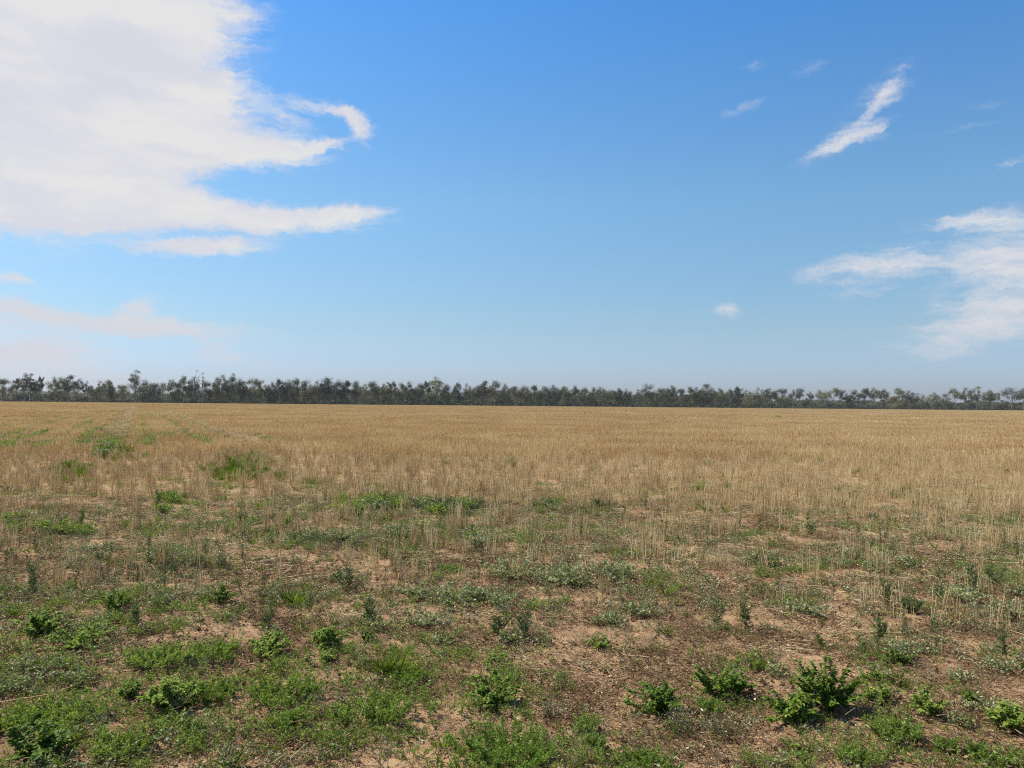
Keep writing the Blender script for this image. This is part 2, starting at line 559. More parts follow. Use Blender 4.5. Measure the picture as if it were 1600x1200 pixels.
# ------------------------------------------------------------------ small plants and litter kits
def kit_stubble(n, w, h):
    """a short run of a sown row: cut straws with dry leaf"""
    g = Geo()
    p = np.stack([RNG.normal(0, .028, n), U(-w, w, n), np.zeros(n)], -1)
    lean = RNG.normal(0, .09, (n, 2))
    hh = h * U(.55, 1.1, n)
    top = p + np.stack([lean[:, 0] * hh, lean[:, 1] * hh, hh], -1)
    tone = np.clip(RNG.normal(.70, .22, n), 0.05, 1)
    g.sticks(p, top, .0024, .002, tone)
    m = int(n * .7)                    # dry leaves hanging off
    k = RNG.integers(0, n, m); f = U(.15, .8, m)[:, None]
    b = p[k] * (1 - f) + top[k] * f
    d = dirs(m, -.7, .5)
    g.leaves(b, d, dirs(m, .2, 1), U(.04, .11, m), .006, np.clip(RNG.normal(.4, .25, m), 0, 1), .1)
    m = n // 2                         # fallen pieces
    b = np.stack([RNG.normal(0, .08, m), U(-w, w, m), U(.004, .04, m)], -1)
    d = dirs(m, -.1, .25)
    g.sticks(b, b + d * U(.05, .2, m)[:, None], .002, .0018, np.clip(RNG.normal(.7, .25, m), 0, 1))
    return g.mesh('stubble_tuft', M_STRAW)


def kit_field(size, per_m2, w):
    """a square of standing stubble seen from further off"""
    g = Geo()
    n = int(size * size * per_m2)
    rows = np.arange(-size / 2 + .14, size / 2, .28)
    x = rows[RNG.integers(0, len(rows), n)] + RNG.normal(0, .075, n)
    y = U(-size / 2, size / 2, n)
    p = np.stack([x, y, np.zeros(n)], -1)
    hh = U(.13, .30, n) * (1 + .15 * np.sin(y * 2.1 + x))
    lean = RNG.normal(0, .12, (n, 2))
    top = p + np.stack([lean[:, 0] * hh, lean[:, 1] * hh, hh], -1)
    g.ribbons(p, top, w, np.clip(RNG.normal(.58, .23, n), .03, 1))
    m = n // 2
    k = RNG.integers(0, n, m); f = U(.2, .85, m)[:, None]
    b = p[k] * (1 - f) + top[k] * f
    g.leaves(b, dirs(m, -.6, .5), dirs(m, .2, 1), U(.06, .13, m), w * 1.3, np.clip(RNG.normal(.42, .22, m), 0, 1), .1)
    return g.mesh('stubble_square', M_STRAW)


def kit_straw_litter():
    g = Geo(); n = 34
    b = np.stack([RNG.normal(0, .13, n), RNG.normal(0, .13, n), U(.004, .022, n)], -1)
    d = dirs(n, -.04, .13)
    g.sticks(b, b + d * U(.04, .24, n)[:, None], .0022, .0018, np.clip(RNG.normal(.75, .22, n), .1, 1))
    return g.mesh('fallen_straw', M_STRAW)


def kit_dark_litter():
    g = Geo(); n = 60
    b = np.stack([RNG.normal(0, .11, n), RNG.normal(0, .11, n), U(.002, .02, n)], -1)
    d = dirs(n, -.05, .55)
    g.sticks(b, b + d * (U(.012, .07, n))[:, None], .0016, .0009, np.clip(RNG.normal(.42, .25, n), 0, 1))
    n = 40
    b = np.stack([RNG.normal(0, .11, n), RNG.normal(0, .11, n), U(.003, .02, n)], -1)
    g.leaves(b, dirs(n, -.1, .5), dirs(n, .3, 1), U(.008, .022, n), U(.005, .011, n), np.clip(RNG.normal(.4, .3, n), 0, 1))
    return g.mesh('dead_litter', M_LITTER)


def kit_clod(seed):
    g = Geo(); n = 7
    import itertools
    for k in range(n):
        c = np.array([RNG.normal(0, .1), RNG.normal(0, .1), .0])
        r = U(.006, .017)
        o = np.array([[1, 0, 0], [-1, 0, 0], [0, 1, 0], [0, -1, 0], [0, 0, 1], [0, 0, -1]], float)
        mids = np.array([[a, b, c_] for a in (-.7, .7) for b in (-.7, .7) for c_ in (-.55, .55)])
        v = np.concatenate([o, mids * .85]) * r * U(.75, 1.2, (14, 1)) + c
        tr = []
        for sx, X in ((1, 0), (-1, 1)):
            for sy, Y in ((1, 2), (-1, 3)):
                for sz, Z in ((1, 4), (-1, 5)):
                    m = 6 + (4 if sx > 0 else 0) + (2 if sy > 0 else 0) + (1 if sz > 0 else 0)
                    tr += [[X, Y, m], [Y, Z, m], [Z, X, m]]
        g.add(v, tr, None, U(.2, .8))
    return g.mesh('soil_clod', M_CLOD)


M_CLOD = tone_mat('clod', [(0, (.22, .13, .07)), (1, (.42, .28, .16))], .95, 0, .2, .1)


def plant_silver(h, w, nst, nlf, leaf=.014, mat=None):
    """spreading grey weed: many wiry stems set with small oval leaves"""
    st = Geo(); lf = Geo()
    for k in range(nst):
        a = U(0, 2 * math.pi); rr = U(.25, 1.0) * w * .5
        base = np.array([RNG.normal(0, .012 + w * .06), RNG.normal(0, .012 + w * .06), 0])
        end = np.array([math.cos(a) * rr, math.sin(a) * rr, h * U(.45, 1.0) * (1 - .35 * (rr / (w * .5)) ** 2)])
        mid = base * .5 + end * .5 + np.array([0, 0, h * .02]) + RNG.normal(0, .01, 3)
        pts = [base, mid, end]
        for i in range(2):
            st.sticks(pts[i][None], pts[i + 1][None], .0016 - .0004 * i, .0012 - .0004 * i, U(.1, .7))
        m = max(3, int(nlf / nst * U(.6, 1.3)))
        f = U(.22, 1.03, m)[:, None]
        b = np.where(f < .5, base + (mid - base) * f * 2, mid + (end - mid) * (f * 2 - 1))
        d = unit(dirs(m, -.2, .9) + unit(end - base) * .4)
        L = leaf * U(.6, 1.5, m)
        lf.leaves(b, d, dirs(m, .1, 1), L, L * .5, np.clip(RNG.normal(.52, .22, m), 0, 1), .15)
    return st, lf, mat or M_SILVER


def plant_feather(h, w, nst, nlf, leaf=.016, mat=None):
    """soft finely cut green mat-forming weed"""
    st = Geo(); lf = Geo()
    for k in range(nst):
        a = U(0, 2 * math.pi); rr = math.sqrt(U(0, 1.0)) * w * .5
        base = np.array([math.cos(a) * rr * .6, math.sin(a) * rr * .6, 0])
        end = np.array([math.cos(a) * rr, math.sin(a) * rr, h * U(.5, 1.0)]) + RNG.normal(0, .012, 3)
        st.sticks(base[None], end[None], .0013, .0008, U(0, .4))
        m = max(4, int(nlf / nst * U(.7, 1.3)))
        f = U(.3, 1.0, m)[:, None]
        b = base + (end - base) * f
        d = dirs(m, -.1, 1)
        L = leaf * U(.6, 1.4, m)
        lf.leaves(b, d, dirs(m, 0, 1), L, L * .26, np.clip(RNG.normal(.55, .2, m), 0, 1), .1)
    return st, lf, mat or M_FEATH


def plant_broad(h, w, nst, nlf, leaf=.034, mat=None):
    """bushy broad-leaved weed"""
    st = Geo(); lf = Geo(); ph = U(0, 6.28)
    for k in range(nst):
        a = U(0, 2 * math.pi); q = math.sqrt(U(0, 1)); rr = q * w * .5 * (1 + .3 * math.sin(a * 2 + ph) + (.3 if RNG.random() < .2 else 0))
        base = np.array([RNG.normal(0, w * .05), RNG.normal(0, w * .05), 0])
        end = np.array([math.cos(a) * rr, math.sin(a) * rr, h * U(.4, 1.1) * math.sqrt(max(.1, 1 - .72 * q * q))])
        mid = base * .45 + end * .55 + np.array([0, 0, h * .05]) + RNG.normal(0, .012, 3)
        st.sticks(np.stack([base, mid]), np.stack([mid, end]), np.array([.0026, .0018]), np.array([.0018, .001]), U(.2, .8))
        m = max(4, int(nlf / nst * U(.7, 1.3)))
        f = U(.15, 1.02, m)[:, None]
        b = np.where(f < .5, base + (mid - base) * f * 2, mid + (end - mid) * (f * 2 - 1))
        out = unit(np.array([math.cos(a), math.sin(a), .25]))
        d = unit(dirs(m, -.35, .5) + out * .5)
        L = leaf * U(.55, 1.35, m)
        lf.leaves(b, d, unit(dirs(m, .5, 1) + np.array([0, 0, .6])), L, L * U(.45, .62, m), np.clip(RNG.normal(.5, .22, m), 0, 1), .12, broad=True)
    return st, lf, mat or M_BROAD


def plant_spire(h, w, nst, nlf, leaf=.045, mat=None):
    """upright spindly weed clothed in narrow leaves"""
    st = Geo(); lf = Geo()
    la = U(0, 6.28); ln = U(0, .16)
    for k in range(nst):
        a = U(0, 2 * math.pi); rr = (w * .45 * U(.3, 1)) if k else 0
        base = np.array([RNG.normal(0, .012), RNG.normal(0, .012), 0])
        hh = h * (1 if k == 0 else U(.45, .95))
        end = np.array([math.cos(a) * rr + math.cos(la) * ln * hh, math.sin(a) * rr + math.sin(la) * ln * hh, hh]) + np.array([RNG.normal(0, .05) * hh, RNG.normal(0, .05) * hh, 0])
        mid = base * .5 + end * .5 + RNG.normal(0, .035, 3) * hh
        st.sticks(np.stack([base, mid]), np.stack([mid, end]), np.array([.0032, .0022]), np.array([.0022, .001]), U(.1, .6))
        m = max(12, int(nlf / nst))
        lo = U(.08, .35)
        f = (lo + (1 - lo) * U(0, 1.0, m) ** .75)[:, None]
        b = np.where(f < .5, base + (mid - base) * f * 2, mid + (end - mid) * (f * 2 - 1))
        d = unit(dirs(m, -.1, .5) + np.array([0, 0, U(.25, .7)]))
        L = leaf * U(.5, 1.35, m) * (1.2 - .5 * f[:, 0])
        lf.leaves(b, d, dirs(m, 0, .6), L, .0052 * (leaf / .045) * U(.8, 1.5, m), np.clip(RNG.normal(.5, .27, m), 0, 1), .15)
    return st, lf, mat or M_FLEA


def plant_grass(h, w, nst, nlf, leaf=0, mat=None):
    """tuft of arching green blades"""
    st = Geo(); lf = Geo()
    n = nlf
    a = U(0, 2 * math.pi, n); s = U(.2, 1, n)
    d = np.stack([np.cos(a) * s, np.sin(a) * s, 1.25 - s * .6], -1)
    b = np.stack([RNG.normal(0, w * .1, n), RNG.normal(0, w * .1, n), np.zeros(n)], -1)
    L = h * U(.6, 1.15, n)
    lf.leaves(b, d, np.stack([-np.cos(a), -np.sin(a), np.full(n, .6)], -1), L * U(.6, 1.2, n), .003 + .0025 * (n > 100), np.clip(RNG.normal(.5, .2, n), 0, 1), .2)
    st.sticks(b[:nst], b[:nst] + unit(d[:nst]) * L[:nst, None] * .8, .0016, .001, .5)
    return st, lf, mat or M_LIME


def plant_twig(h, w, nst, nlf, leaf=.012, mat=None):
    """dead wiry weed, nearly leafless"""
    st = Geo(); lf = Geo()
    for k in range(nst):
        a = U(0, 2 * math.pi); rr = U(.2, 1.0) * w * .5
        base = np.array([RNG.normal(0, w * .1), RNG.normal(0, w * .1), 0])
        end = np.array([math.cos(a) * rr, math.sin(a) * rr, h * U(.4, 1.0)])
        st.sticks(base[None], end[None], .0014, .0008, U(.2, .9))
        for j in range(3):
            f = U(.4, .9); b = base + (end - base) * f
            e = b + unit(dirs(1, 0, .9)[0] + unit(end - base)) * U(.02, .07)
            st.sticks(b[None], e[None], .0009, .0006, U(.2, .9))
            m = max(1, nlf // (nst * 3))
            lf.leaves(np.repeat(e[None], m, 0) + RNG.normal(0, .006, (m, 3)), dirs(m), dirs(m), leaf * U(.5, 1.2, m), leaf * .4, np.clip(RNG.normal(.5, .3, m), 0, 1))
    return st, lf, mat or M_SILVER


def one_mesh(name, stg, lfg, mat):
    """stems and leaves joined for scatter kits (two materials)"""
    g = Geo()
    nv = 0
    me_v = np.concatenate(stg.v + lfg.v)
    off = stg.n
    q = np.concatenate(stg.q) if stg.q else np.zeros((0, 4), int)
    t1 = np.concatenate(stg.t) if stg.t else np.zeros((0, 3), int)
    t2 = np.concatenate(lfg.t) + off if lfg.t else np.zeros((0, 3), int)
    q2 = np.concatenate(lfg.q) + off if lfg.q else np.zeros((0, 4), int)
    me = new_mesh(name, me_v, tris=np.concatenate([t1, t2]), quads=np.concatenate([q, q2]), tone=np.concatenate(stg.tone + lfg.tone))
    me.materials.append(M_STEM); me.materials.append(mat)
    mi = np.concatenate([np.zeros(len(t1)), np.ones(len(t2)), np.zeros(len(q)), np.ones(len(q2))]).astype(np.int32)
    me.polygons.foreach_set('material_index', mi)
    return me


proto_set('stubble', [kit_stubble(16, .14, h) for h in (.30, .27, .33, .24, .30, .28, .2)])
proto_set('square', [kit_field(2.0, 420, .007) for _ in range(4)])
proto_set('far_square', [kit_field(5.0, 170, .016) for _ in range(4)])
proto_set('straw', [kit_straw_litter() for _ in range(6)])
proto_set('litter', [kit_dark_litter() for _ in range(7)])
proto_set('clod', [kit_clod(i) for i in range(5)])
proto_set('silver', [one_mesh('small_grey_weed', *plant_silver(U(.05, .10), U(.12, .24), 9, 90, .013)) for _ in range(7)])
proto_set('mat', [one_mesh('green_mat_weed', *plant_feather(U(.035, .075), U(.16, .26), 16, 230, .015)) for _ in range(7)])
proto_set('seedling', [one_mesh('seedling', *plant_broad(U(.03, .06), U(.06, .12), 4, 20, .02, m)) for m in (M_BROAD, M_LIME, M_SILVER, M_FEATH, M_BROAD)])
proto_set('spindle', [one_mesh('spindle', *plant_spire(U(.14, .26), .08, 2, 60, .03)) for _ in range(5)])
proto_set('grass', [one_mesh('grass_tuft', *plant_grass(U(.06, .14), .1, 4, 34)) for _ in range(5)])
proto_set('twig', [one_mesh('dry_twigs', *plant_twig(U(.06, .14), U(.12, .22), 9, 20)) for _ in range(5)])
proto_set('bigweed', [one_mesh('weed_clump', *plant_silver(U(.2, .3), U(.4, .7), 26, 420, .035, m)) for m in (M_FEATH, M_SILVER, M_FLEA, M_FEATH)])
proto_set('limeweed', [one_mesh('lime_clump', *plant_grass(U(.22, .3), U(.5, .9), 4, 160, 0, M_LIME)) for _ in range(3)])

# ------------------------------------------------------------------ photo-read densities (rows: image height, columns: image width)
TX = np.array([0, 200, 400, 600, 800, 1000, 1200, 1400, 1600.])
T_ROWS = np.array([760, 790, 830, 870, 910, 950, 1000, 1050, 1100, 1150, 1200.])
T_SILVER = np.array([
    [.1, .1, .1, .4, .2, .1, .1, .1, .1],
    [.6, .5, .6, 1, .8, .5, .4, .4, .4],
    [.7, .7, .8, 1, 1, .8, .7, .7, .7],
    [.5, .9, .6, .5, .9, .9, .8, .9, .9],
    [.6, .9, .6, .7, 1, .9, .7, .8, 1],
    [.9, .9, .8, .9, .6, .6, .7, .8, 1],
    [.9, .8, .5, .3, .5, .25, .3, .6, .7],
    [1, .7, .3, .2, .25, .2, .3, .4, .8],
    [1, .5, .2, .2, .2, .2, .2, .3, .7],
    [.7, .5, .5, .2, .2, .3, .3, .3, .4],
    [.5, .6, .7, .3, .3, .3, .3, .3, .3]])
T_MAT = np.array([
    [.1, .1, .1, .3, .1, .1, .1, .1, .1],
    [.2, .2, .2, .5, .3, .1, .1, .1, .1],
    [.3, .3, .4, .5, .4, .2, .2, .2, .2],
    [.1, .3, .2, .2, .5, .2, .1, .2, .3],
    [.2, .3, .2, .1, .1, .1, .1, .1, .3],
    [.4, .4, .4, .2, .1, .0, .05, .1, .2],
    [.6, .8, .6, .3, .1, .0, .05, .1, .1],
    [.8, 1.3, 1.1, .7, .25, .05, .1, .05, .1],
    [.9, 1.4, 1.4, 1.1, .35, .2, .35, .25, .35],
    [1.5, 1.5, 1.2, .7, .6, .3, .3, .5, .5],
    [1.5, 1.4, 1.0, .7, 1.1, .9, .7, .7, .7]])
T_STUB = np.array([
    [1, 1, 1, 1, 1, 1, 1, 1, 1],
    [.6, .65, .7, .85, .95, 1, 1, 1, 1],
    [.35, .3, .45, .75, .85, .6, .5, .45, .4],
    [.2, .2, .3, .45, .55, .55, .3, .4, .45],
    [.15, .2, .15, .12, .3, .3, .2, .25, .3],
    [.08, .08, .07, .06, .06, .07, .08, .12, .2],
    [.01, .01, .01, .01, .01, .01, .02, .04, .06],
    [0, 0, 0, 0, 0, 0, 0, .01, .01],
    [0] * 9,
    [0] * 9,
    [0] * 9])


def table(T, px, py):
    fx = np.interp(px, TX, np.arange(len(TX))); fy = np.interp(py, T_ROWS, np.arange(len(T_ROWS)))
    ix = np.minimum(fx.astype(int), len(TX) - 2); iy = np.minimum(fy.astype(int), len(T_ROWS) - 2)
    tx = fx - ix; ty = fy - iy
    return (T[iy, ix] * (1 - tx) + T[iy, ix + 1] * tx) * (1 - ty) + (T[iy + 1, ix] * (1 - tx) + T[iy + 1, ix + 1] * tx) * ty


def wedge(y0, y1, per_m2, pad=1.2):
    """uniform ground points in the part of the field that can be seen (and a little beside it)"""
    wmax = y1 * .68 + pad
    n = int((y1 - y0) * 2 * wmax * per_m2)
    x = U(-wmax, wmax, n); y = U(y0, y1, n)
    k = np.abs(x) < y * .68 + pad
    return x[k], y[k]


def place(name, key, x, y, s, label, sink=0.0, tilt=.1):
    z = ground_z(x, y) - sink
    return scatter(name, key, np.stack([x, y, z], -1), zrot(len(x), tilt), s, label)


# ---- stubble near: tufts laid along the sown rows
def near_stubble(y0, y1, per_m):
    wmax = y1 * .68 + 1.5
    ext = 60
    rows = np.arange(-90, 90) * .28
    n = int(per_m * 120 * len(rows))
    o = rows[RNG.integers(0, len(rows), n)] + RNG.normal(0, .075, n)
    a = U(-30, 90, n)
    x = ROW[0] * a + NRM[0] * o; y = ROW[1] * a + NRM[1] * o
    k = (y > y0) & (y < y1) & (np.abs(x) < y * .68 + 1.5)
    return x[k], y[k]


x, y = near_stubble(2.8, 40, 5.2)
px, py = to_px(x, y)
dens = table(T_STUB, px, py)
edge = (fbm(x / .9, y / .9, 71, 3) - .5) * 1.6
pr = np.where(dens > .85, np.clip(1.15 - 1.9 * np.clip(fbm(x / 1.6, y / 2.4, 77, 3) - .54, 0, 1) * 3, .62, 1), np.clip(dens * (1 + edge * 1.6) + (edge * .35) * (dens > .05), 0, 1))
# the wheel strip along the field edge, trodden flat
sx = px; strip = np.exp(-((py - (786 + 42 * np.clip(px, 0, 1600) / 1600)) / 9.0) ** 2)
pr = pr * (1 - .9 * strip)
off = x * NRM[0] + y * NRM[1]
trk = np.exp(-((off + .75) / .22) ** 2) + np.exp(-((off - 3.4) / .25) ** 2)
pr = pr * (1 - .75 * np.clip(trk, 0, 1) * (y > 30))
pr = pr * np.clip((40 - y) / 16, 0, 1)
k = RNG.random(len(x)) < pr
x, y = x[k], y[k]
rt = np.stack([RNG.normal(0, .06, len(x)), RNG.normal(0, .06, len(x)), ROW_ANG + RNG.normal(0, .25, len(x)) + math.pi * RNG.integers(0, 2, len(x))], -1)
sc_ = U(.55, 1.05, len(x)) * (.82 + .4 * fbm(x / 2.5, y / 3.5, 79, 3)) * np.where(dens[k] < .4, .95, 1)
scatter('stubble', 'stubble', np.stack([x, y, ground_z(x, y) - .005], -1), rt, sc_, 'golden brown cut stubble standing in rows')


def squares(size, y0, y1, name, key, label, prob=1.0):
    na = int(640 / size) + 4
    i, j = np.meshgrid(np.arange(-na, na), np.arange(-na, na * 2))
    o = (i.ravel() + .5) * size; a = (j.ravel() + .5) * size
    x = ROW[0] * a + NRM[0] * o; y = ROW[1] * a + NRM[1] * o
    far = 385 + (x + 260) / 520 * 100
    k = (y > y0) & (y < np.minimum(y1, far)) & (np.abs(x) < y * .67 + 12)
    x, y = x[k], y[k]
    n = len(x)
    rt = np.stack([np.zeros(n), np.zeros(n), ROW_ANG + math.pi * RNG.integers(0, 2, n)], -1)
    s = np.stack([np.ones(n), np.ones(n), .85 + .35 * fbm(x / 12, y / 12, 9, 3)], -1)
    scatter(name, key, np.stack([x, y, ground_z(x, y)], -1), rt, s, label)


squares(2.0, 23, 70, 'stubble_field', 'square', 'standing stubble of the middle field')
squares(5.0, 70, 600, 'distant_stubble', 'far_square', 'pale stubble reaching to the line of trees')

# ---- litter and clods
x, y = wedge(2.7, 13, 74); px, py = to_px(x, y)
m = fbm(x / .45, y / .3, 91, 3)
k = RNG.random(len(x)) < np.clip((m - .36) * 4.5, .14, 1) * np.interp(py, [760, 900, 1200], [.6, .8, 1])
place('dead_litter', 'litter', x[k], y[k], U(.6, 1.3, k.sum()), 'dark dead plant litter lying on the soil')
x, y = wedge(2.7, 22, 20); px, py = to_px(x, y)
strip = np.exp(-((py - (786 + 42 * np.clip(px, 0, 1600) / 1600)) / 14.0) ** 2)
k = RNG.random(len(x)) < np.clip(np.interp(py, [700, 780, 860, 930, 1000, 1200], [.35, .7, .5, .16, .05, .04]) + .9 * strip, 0, 1) * np.clip(fbm(x / .8, y / .5, 14, 2) * 2.2 - .4, .05, 1.3)
place('fallen_straw', 'straw', x[k], y[k], U(.7, 1.3, k.sum()), 'pale fallen straw lying between the weeds', tilt=.04)
x, y = wedge(2.7, 9, 26)
place('soil_clods', 'clod', x, y, U(.4, 1.2, len(x)), 'small crumbs and clods of red brown soil')

# ---- ground-covering weeds
x, y = wedge(2.7, 16, 62); px, py = to_px(x, y)
T = table(T_SILVER, px, py) * np.interp(py, [760, 820, 1000, 1100], [1.2, 1.35, 1.1, .85]); m = fbm(x / .75, y / .6, 131, 3)
k = RNG.random(len(x)) < np.clip((m - .62 + T * .28) * 6, 0, 1) * np.clip(T + .1, 0, 1)
place('grey_ground_weed', 'silver', x[k], y[k], U(.55, 1.35, k.sum()), 'low silver green weed spreading over the soil')
x, y = wedge(2.7, 16, 72); px, py = to_px(x, y)
T = table(T_MAT, px, py) * 1.05; m = fbm(x / .6, y / .5, 151, 3)
k = RNG.random(len(x)) < np.clip((m - .66 + T * .36) * 6, 0, 1)
place('green_ground_weed', 'mat', x[k], y[k], U(.6, 1.3, k.sum()), 'soft green mat of finely cut weed')
x, y = wedge(2.7, 13, 26); m = fbm(x / 1.1, y / .9, 171, 3)
k = RNG.random(len(x)) < np.clip((m - .35) * 2.2, .05, .8)
place('seedlings', 'seedling', x[k], y[k], U(.5, 1.3, k.sum()), 'tiny green seedlings dotted over the soil')
x, y = wedge(2.7, 14, 11); m = fbm(x / 1.0, y / .9, 181, 3)
k = RNG.random(len(x)) < np.clip((m - .38) * 2.2, .02, .8)
place('dry_twigs', 'twig', x[k], y[k], U(.6, 1.3, k.sum()), 'dry wiry remains of small weeds')
x, y = wedge(6, 17, 14); px, py = to_px(x, y); m = fbm(x / 1.3, y / 1.1, 191, 3)
k = RNG.random(len(x)) < np.clip((m - .45) * 2.6, .02, .8) * np.interp(py, [740, 800, 930, 980], [.3, 1, 1, 0])
place('young_spindle_weed', 'spindle', x[k], y[k], U(.6, 1.2, k.sum()), 'small upright weeds among the thin stubble')
x, y = wedge(3, 14, 1.3)
place('grass_tufts', 'grass', x, y, U(.5, 1.2, len(x)), 'short thin tufts of green grass')


# ---- weeds within the stubble, placed where the photo shows them (canopy height .2 m)
def blobs(lst, dens=1.0):
    X, Y, S = [], [], []
    for (px, py, sx, sy, n, s) in lst:
        n = max(1, int(n * dens))
        qx = RNG.normal(px, sx, n); qy = np.maximum(RNG.normal(py, sy, n), py - 2.0 * sy)
        x, y = px_ground(qx, qy, .18)
        X.append(x); Y.append(y); S.append(U(.55, 1.1, n) * s * (1.5 if py < 666 else 1))
    return np.concatenate(X), np.concatenate(Y), np.concatenate(S)


field_green = [
    (20, 675, 30, 3.5, 24, 1), (75, 678, 22, 4, 16, 1), (110, 676, 22, 4, 20, 1), (150, 673, 18, 3, 12, 1),
    (190, 680, 16, 8, 34, 1), (225, 680, 9, 7, 18, 1), (243, 676, 5, 5, 8, 1), (268, 668, 5, 6, 8, 1),
    (325, 673, 18, 4, 16, 1), (350, 682, 12, 4, 8, 1), (400, 670, 30, 2.5, 9, .9), (35, 692, 14, 3, 5, .9), (100, 690, 14, 3, 5, .9),
    (455, 663, 16, 2.5, 14, .9), (430, 670, 18, 2.5, 7, .9), (545, 663, 8, 1.5, 5, .8),
    (1165, 683, 8, 3, 4, .9), (1178, 682, 10, 3, 4, .9), (1365, 680, 8, 2, 4, .8), (1070, 681, 14, 2, 7, .8),
    (912, 668, 6, 2, 4, .8), (580, 778, 26, 6, 14, .85), (540, 786, 24, 5, 8, .8), (690, 786, 40, 6, 16, .8),
    (735, 780, 15, 5, 5, .8), (860, 780, 30, 8, 6, .6), (1440, 712, 10, 5, 3, .7), (1590, 712, 10, 4, 5, 1),
    (1115, 754, 30, 5, 4, .6), (1320, 760, 20, 5, 4, .6), (1440, 780, 60, 10, 6, .6), (400, 790, 40, 10, 8, .7),
    (80, 800, 40, 10, 12, .7), (250, 785, 8, 8, 4, .9), (1000, 640, 300, 5, 14, .7), (500, 645, 250, 6, 16, .7),
    (1480, 655, 60, 4, 6, .8), (1290, 652, 10, 1.0, 6, 1), (1310, 650, 4, .8, 4, 1), (1500, 660, 12, 1, 6, 1), (1545, 660, 5, 1, 3, .9),
]
field_lime = [
    (380, 715, 20, 9, 36, .9), (360, 728, 26, 5, 20, .8), (110, 725, 20, 5, 20, .8), (430, 735, 18, 5, 6, .7), (270, 765, 12, 4, 5, .6),
    (205, 700, 14, 9, 18, .8), (185, 690, 10, 9, 18, .8), (208, 660, 4, 10, 30, .6), (212, 645, 2.5, 6, 24, .5),
    (915, 644, 4, .8, 5, .9), (1125, 650, 9, 1.2, 16, 1), (1216, 652, 8, 1.0, 10, 1), (1110, 653, 10, 1, 8, .8), (1390, 655, 5, 1, 4, .8),
    (590, 650, 10, 1.6, 7, .8), (45, 643, 8, 1.2, 6, .8), (70, 656, 8, 1.5, 5, .8), (485, 741, 14, 4, 5, .6), (1380, 706, 12, 1.5, 3, .5),
    (1420, 756, 18, 3, 6, .5), (1340, 728, 12, 3, 3, .5), (935, 720, 30, 4, 6, .5), (1040, 743, 30, 5, 6, .5),
]
x, y, s = blobs(field_green)
place('field_weeds', 'bigweed', x, y, s, 'green weeds growing up through the stubble', tilt=.06)
x, y, s = blobs(field_lime)
place('field_grass', 'limeweed', x, y, s, 'bright yellow green grassy weed patches in the stubble', tilt=.06)
x, y = wedge(10, 48, .9); m = fbm(x / 2.2, y / 3.0, 211, 3)
k = RNG.random(len(x)) < np.clip((m - .52) * 3.2, .015, .8) * np.interp(y, [10, 14, 30, 48], [.5, 1, .6, .3])
place('scattered_field_weeds', 'bigweed', x[k], y[k], U(.35, .85, k.sum()), 'scattered low weeds in the stubble', tilt=.08)
# lines of weeds between the rows left of the wheel track, fanning out from the far end
X, Y = [], []
for o_, n_ in ((-.75, 260), (-1.6, 70), (-2.6, 90), (-3.6, 80), (-4.6, 80), (-5.8, 60), (-7.2, 60), (-9, 50), (.4, 70), (1.2, 80), (2.1, 80), (3.4, 90), (4.4, 40)):
    n_ = int(n_ * 1.9)
    a = np.exp(U(math.log(24), math.log(230), n_)) if o_ == -.75 else np.exp(U(math.log(27), math.log(125), n_))
    gap = fbm(a / 9, np.full(n_, o_ * 3.7), 61, 2) > .44
    a = a[gap]
    oo = o_ + RNG.normal(0, .12, len(a))
    X.append(ROW[0] * a + NRM[0] * oo); Y.append(ROW[1] * a + NRM[1] * oo)
x = np.concatenate(X); y = np.concatenate(Y)
place('row_weeds', 'bigweed', x, y, U(.8, 1.35, len(x)), 'green weeds following the sown rows', tilt=.06)
a = np.exp(U(math.log(26), math.log(300), 520)); oo = RNG.normal(-.6, .16, 520) - np.where(RNG.random(520) < .3, .5, 0)
place('track_grass', 'limeweed', ROW[0] * a + NRM[0] * oo, ROW[1] * a + NRM[1] * oo, U(.75, 1.15, 520), 'yellow green grass along the wheel track', tilt=.06)
a = np.concatenate([np.exp(U(math.log(34), math.log(60), 160)), np.exp(U(math.log(60), math.log(385), 1700)), np.exp(U(math.log(26), math.log(110), 420))])
oo = np.concatenate([RNG.normal(-.75, .09, 1860), RNG.normal(3.4, .12, 420)])
x = ROW[0] * a + NRM[0] * oo; y = ROW[1] * a + NRM[1] * oo
zz = ground_z(x, y) + U(.10, .30, len(x))
scatter('flattened_straw', 'straw', np.stack([x, y, zz], -1), zrot(len(x), .2), U(.9, 1.5, len(x)), 'pale flattened straw along the wheel tracks')

# ------------------------------------------------------------------ single plants
ORD = ['', 'second', 'third', 'fourth', 'fifth', 'sixth', 'seventh', 'eighth', 'ninth', 'tenth', 'eleventh', 'twelfth', 'thirteenth', 'fourteenth', 'fifteenth', 'sixteenth',
       'seventeenth', 'eighteenth', 'nineteenth', 'twentieth']


SKIRT = []


def plant(name, made, px, py, label, cat, group, rot=None, scale=1.0):
    st, lf, mat = made
    x, y = px_ground(px, py)
    SKIRT.append((float(x), float(y), name))
    r = bpy.data.objects.new(name, None)
    COL.objects.link(r)
    r.location = (float(x), float(y), float(ground_z(x, y)) - .004)
    r.rotation_euler = (0, 0, U(0, 6.28) if rot is None else rot)
    r.scale = (scale,) * 3
    r.empty_display_size = .05
    tag(r, label, cat, group)
    a = link('stem', st.mesh('stem', M_STEM), r); a['kind'] = 'stuff'
    b = link('foliage', lf.mesh('foliage', mat), r); b['kind'] = 'stuff'
    return r


def mpp(py, px=800):
    x, y = px_ground(px, py)
    return float(y) / F            # metres per photo pixel at that distance


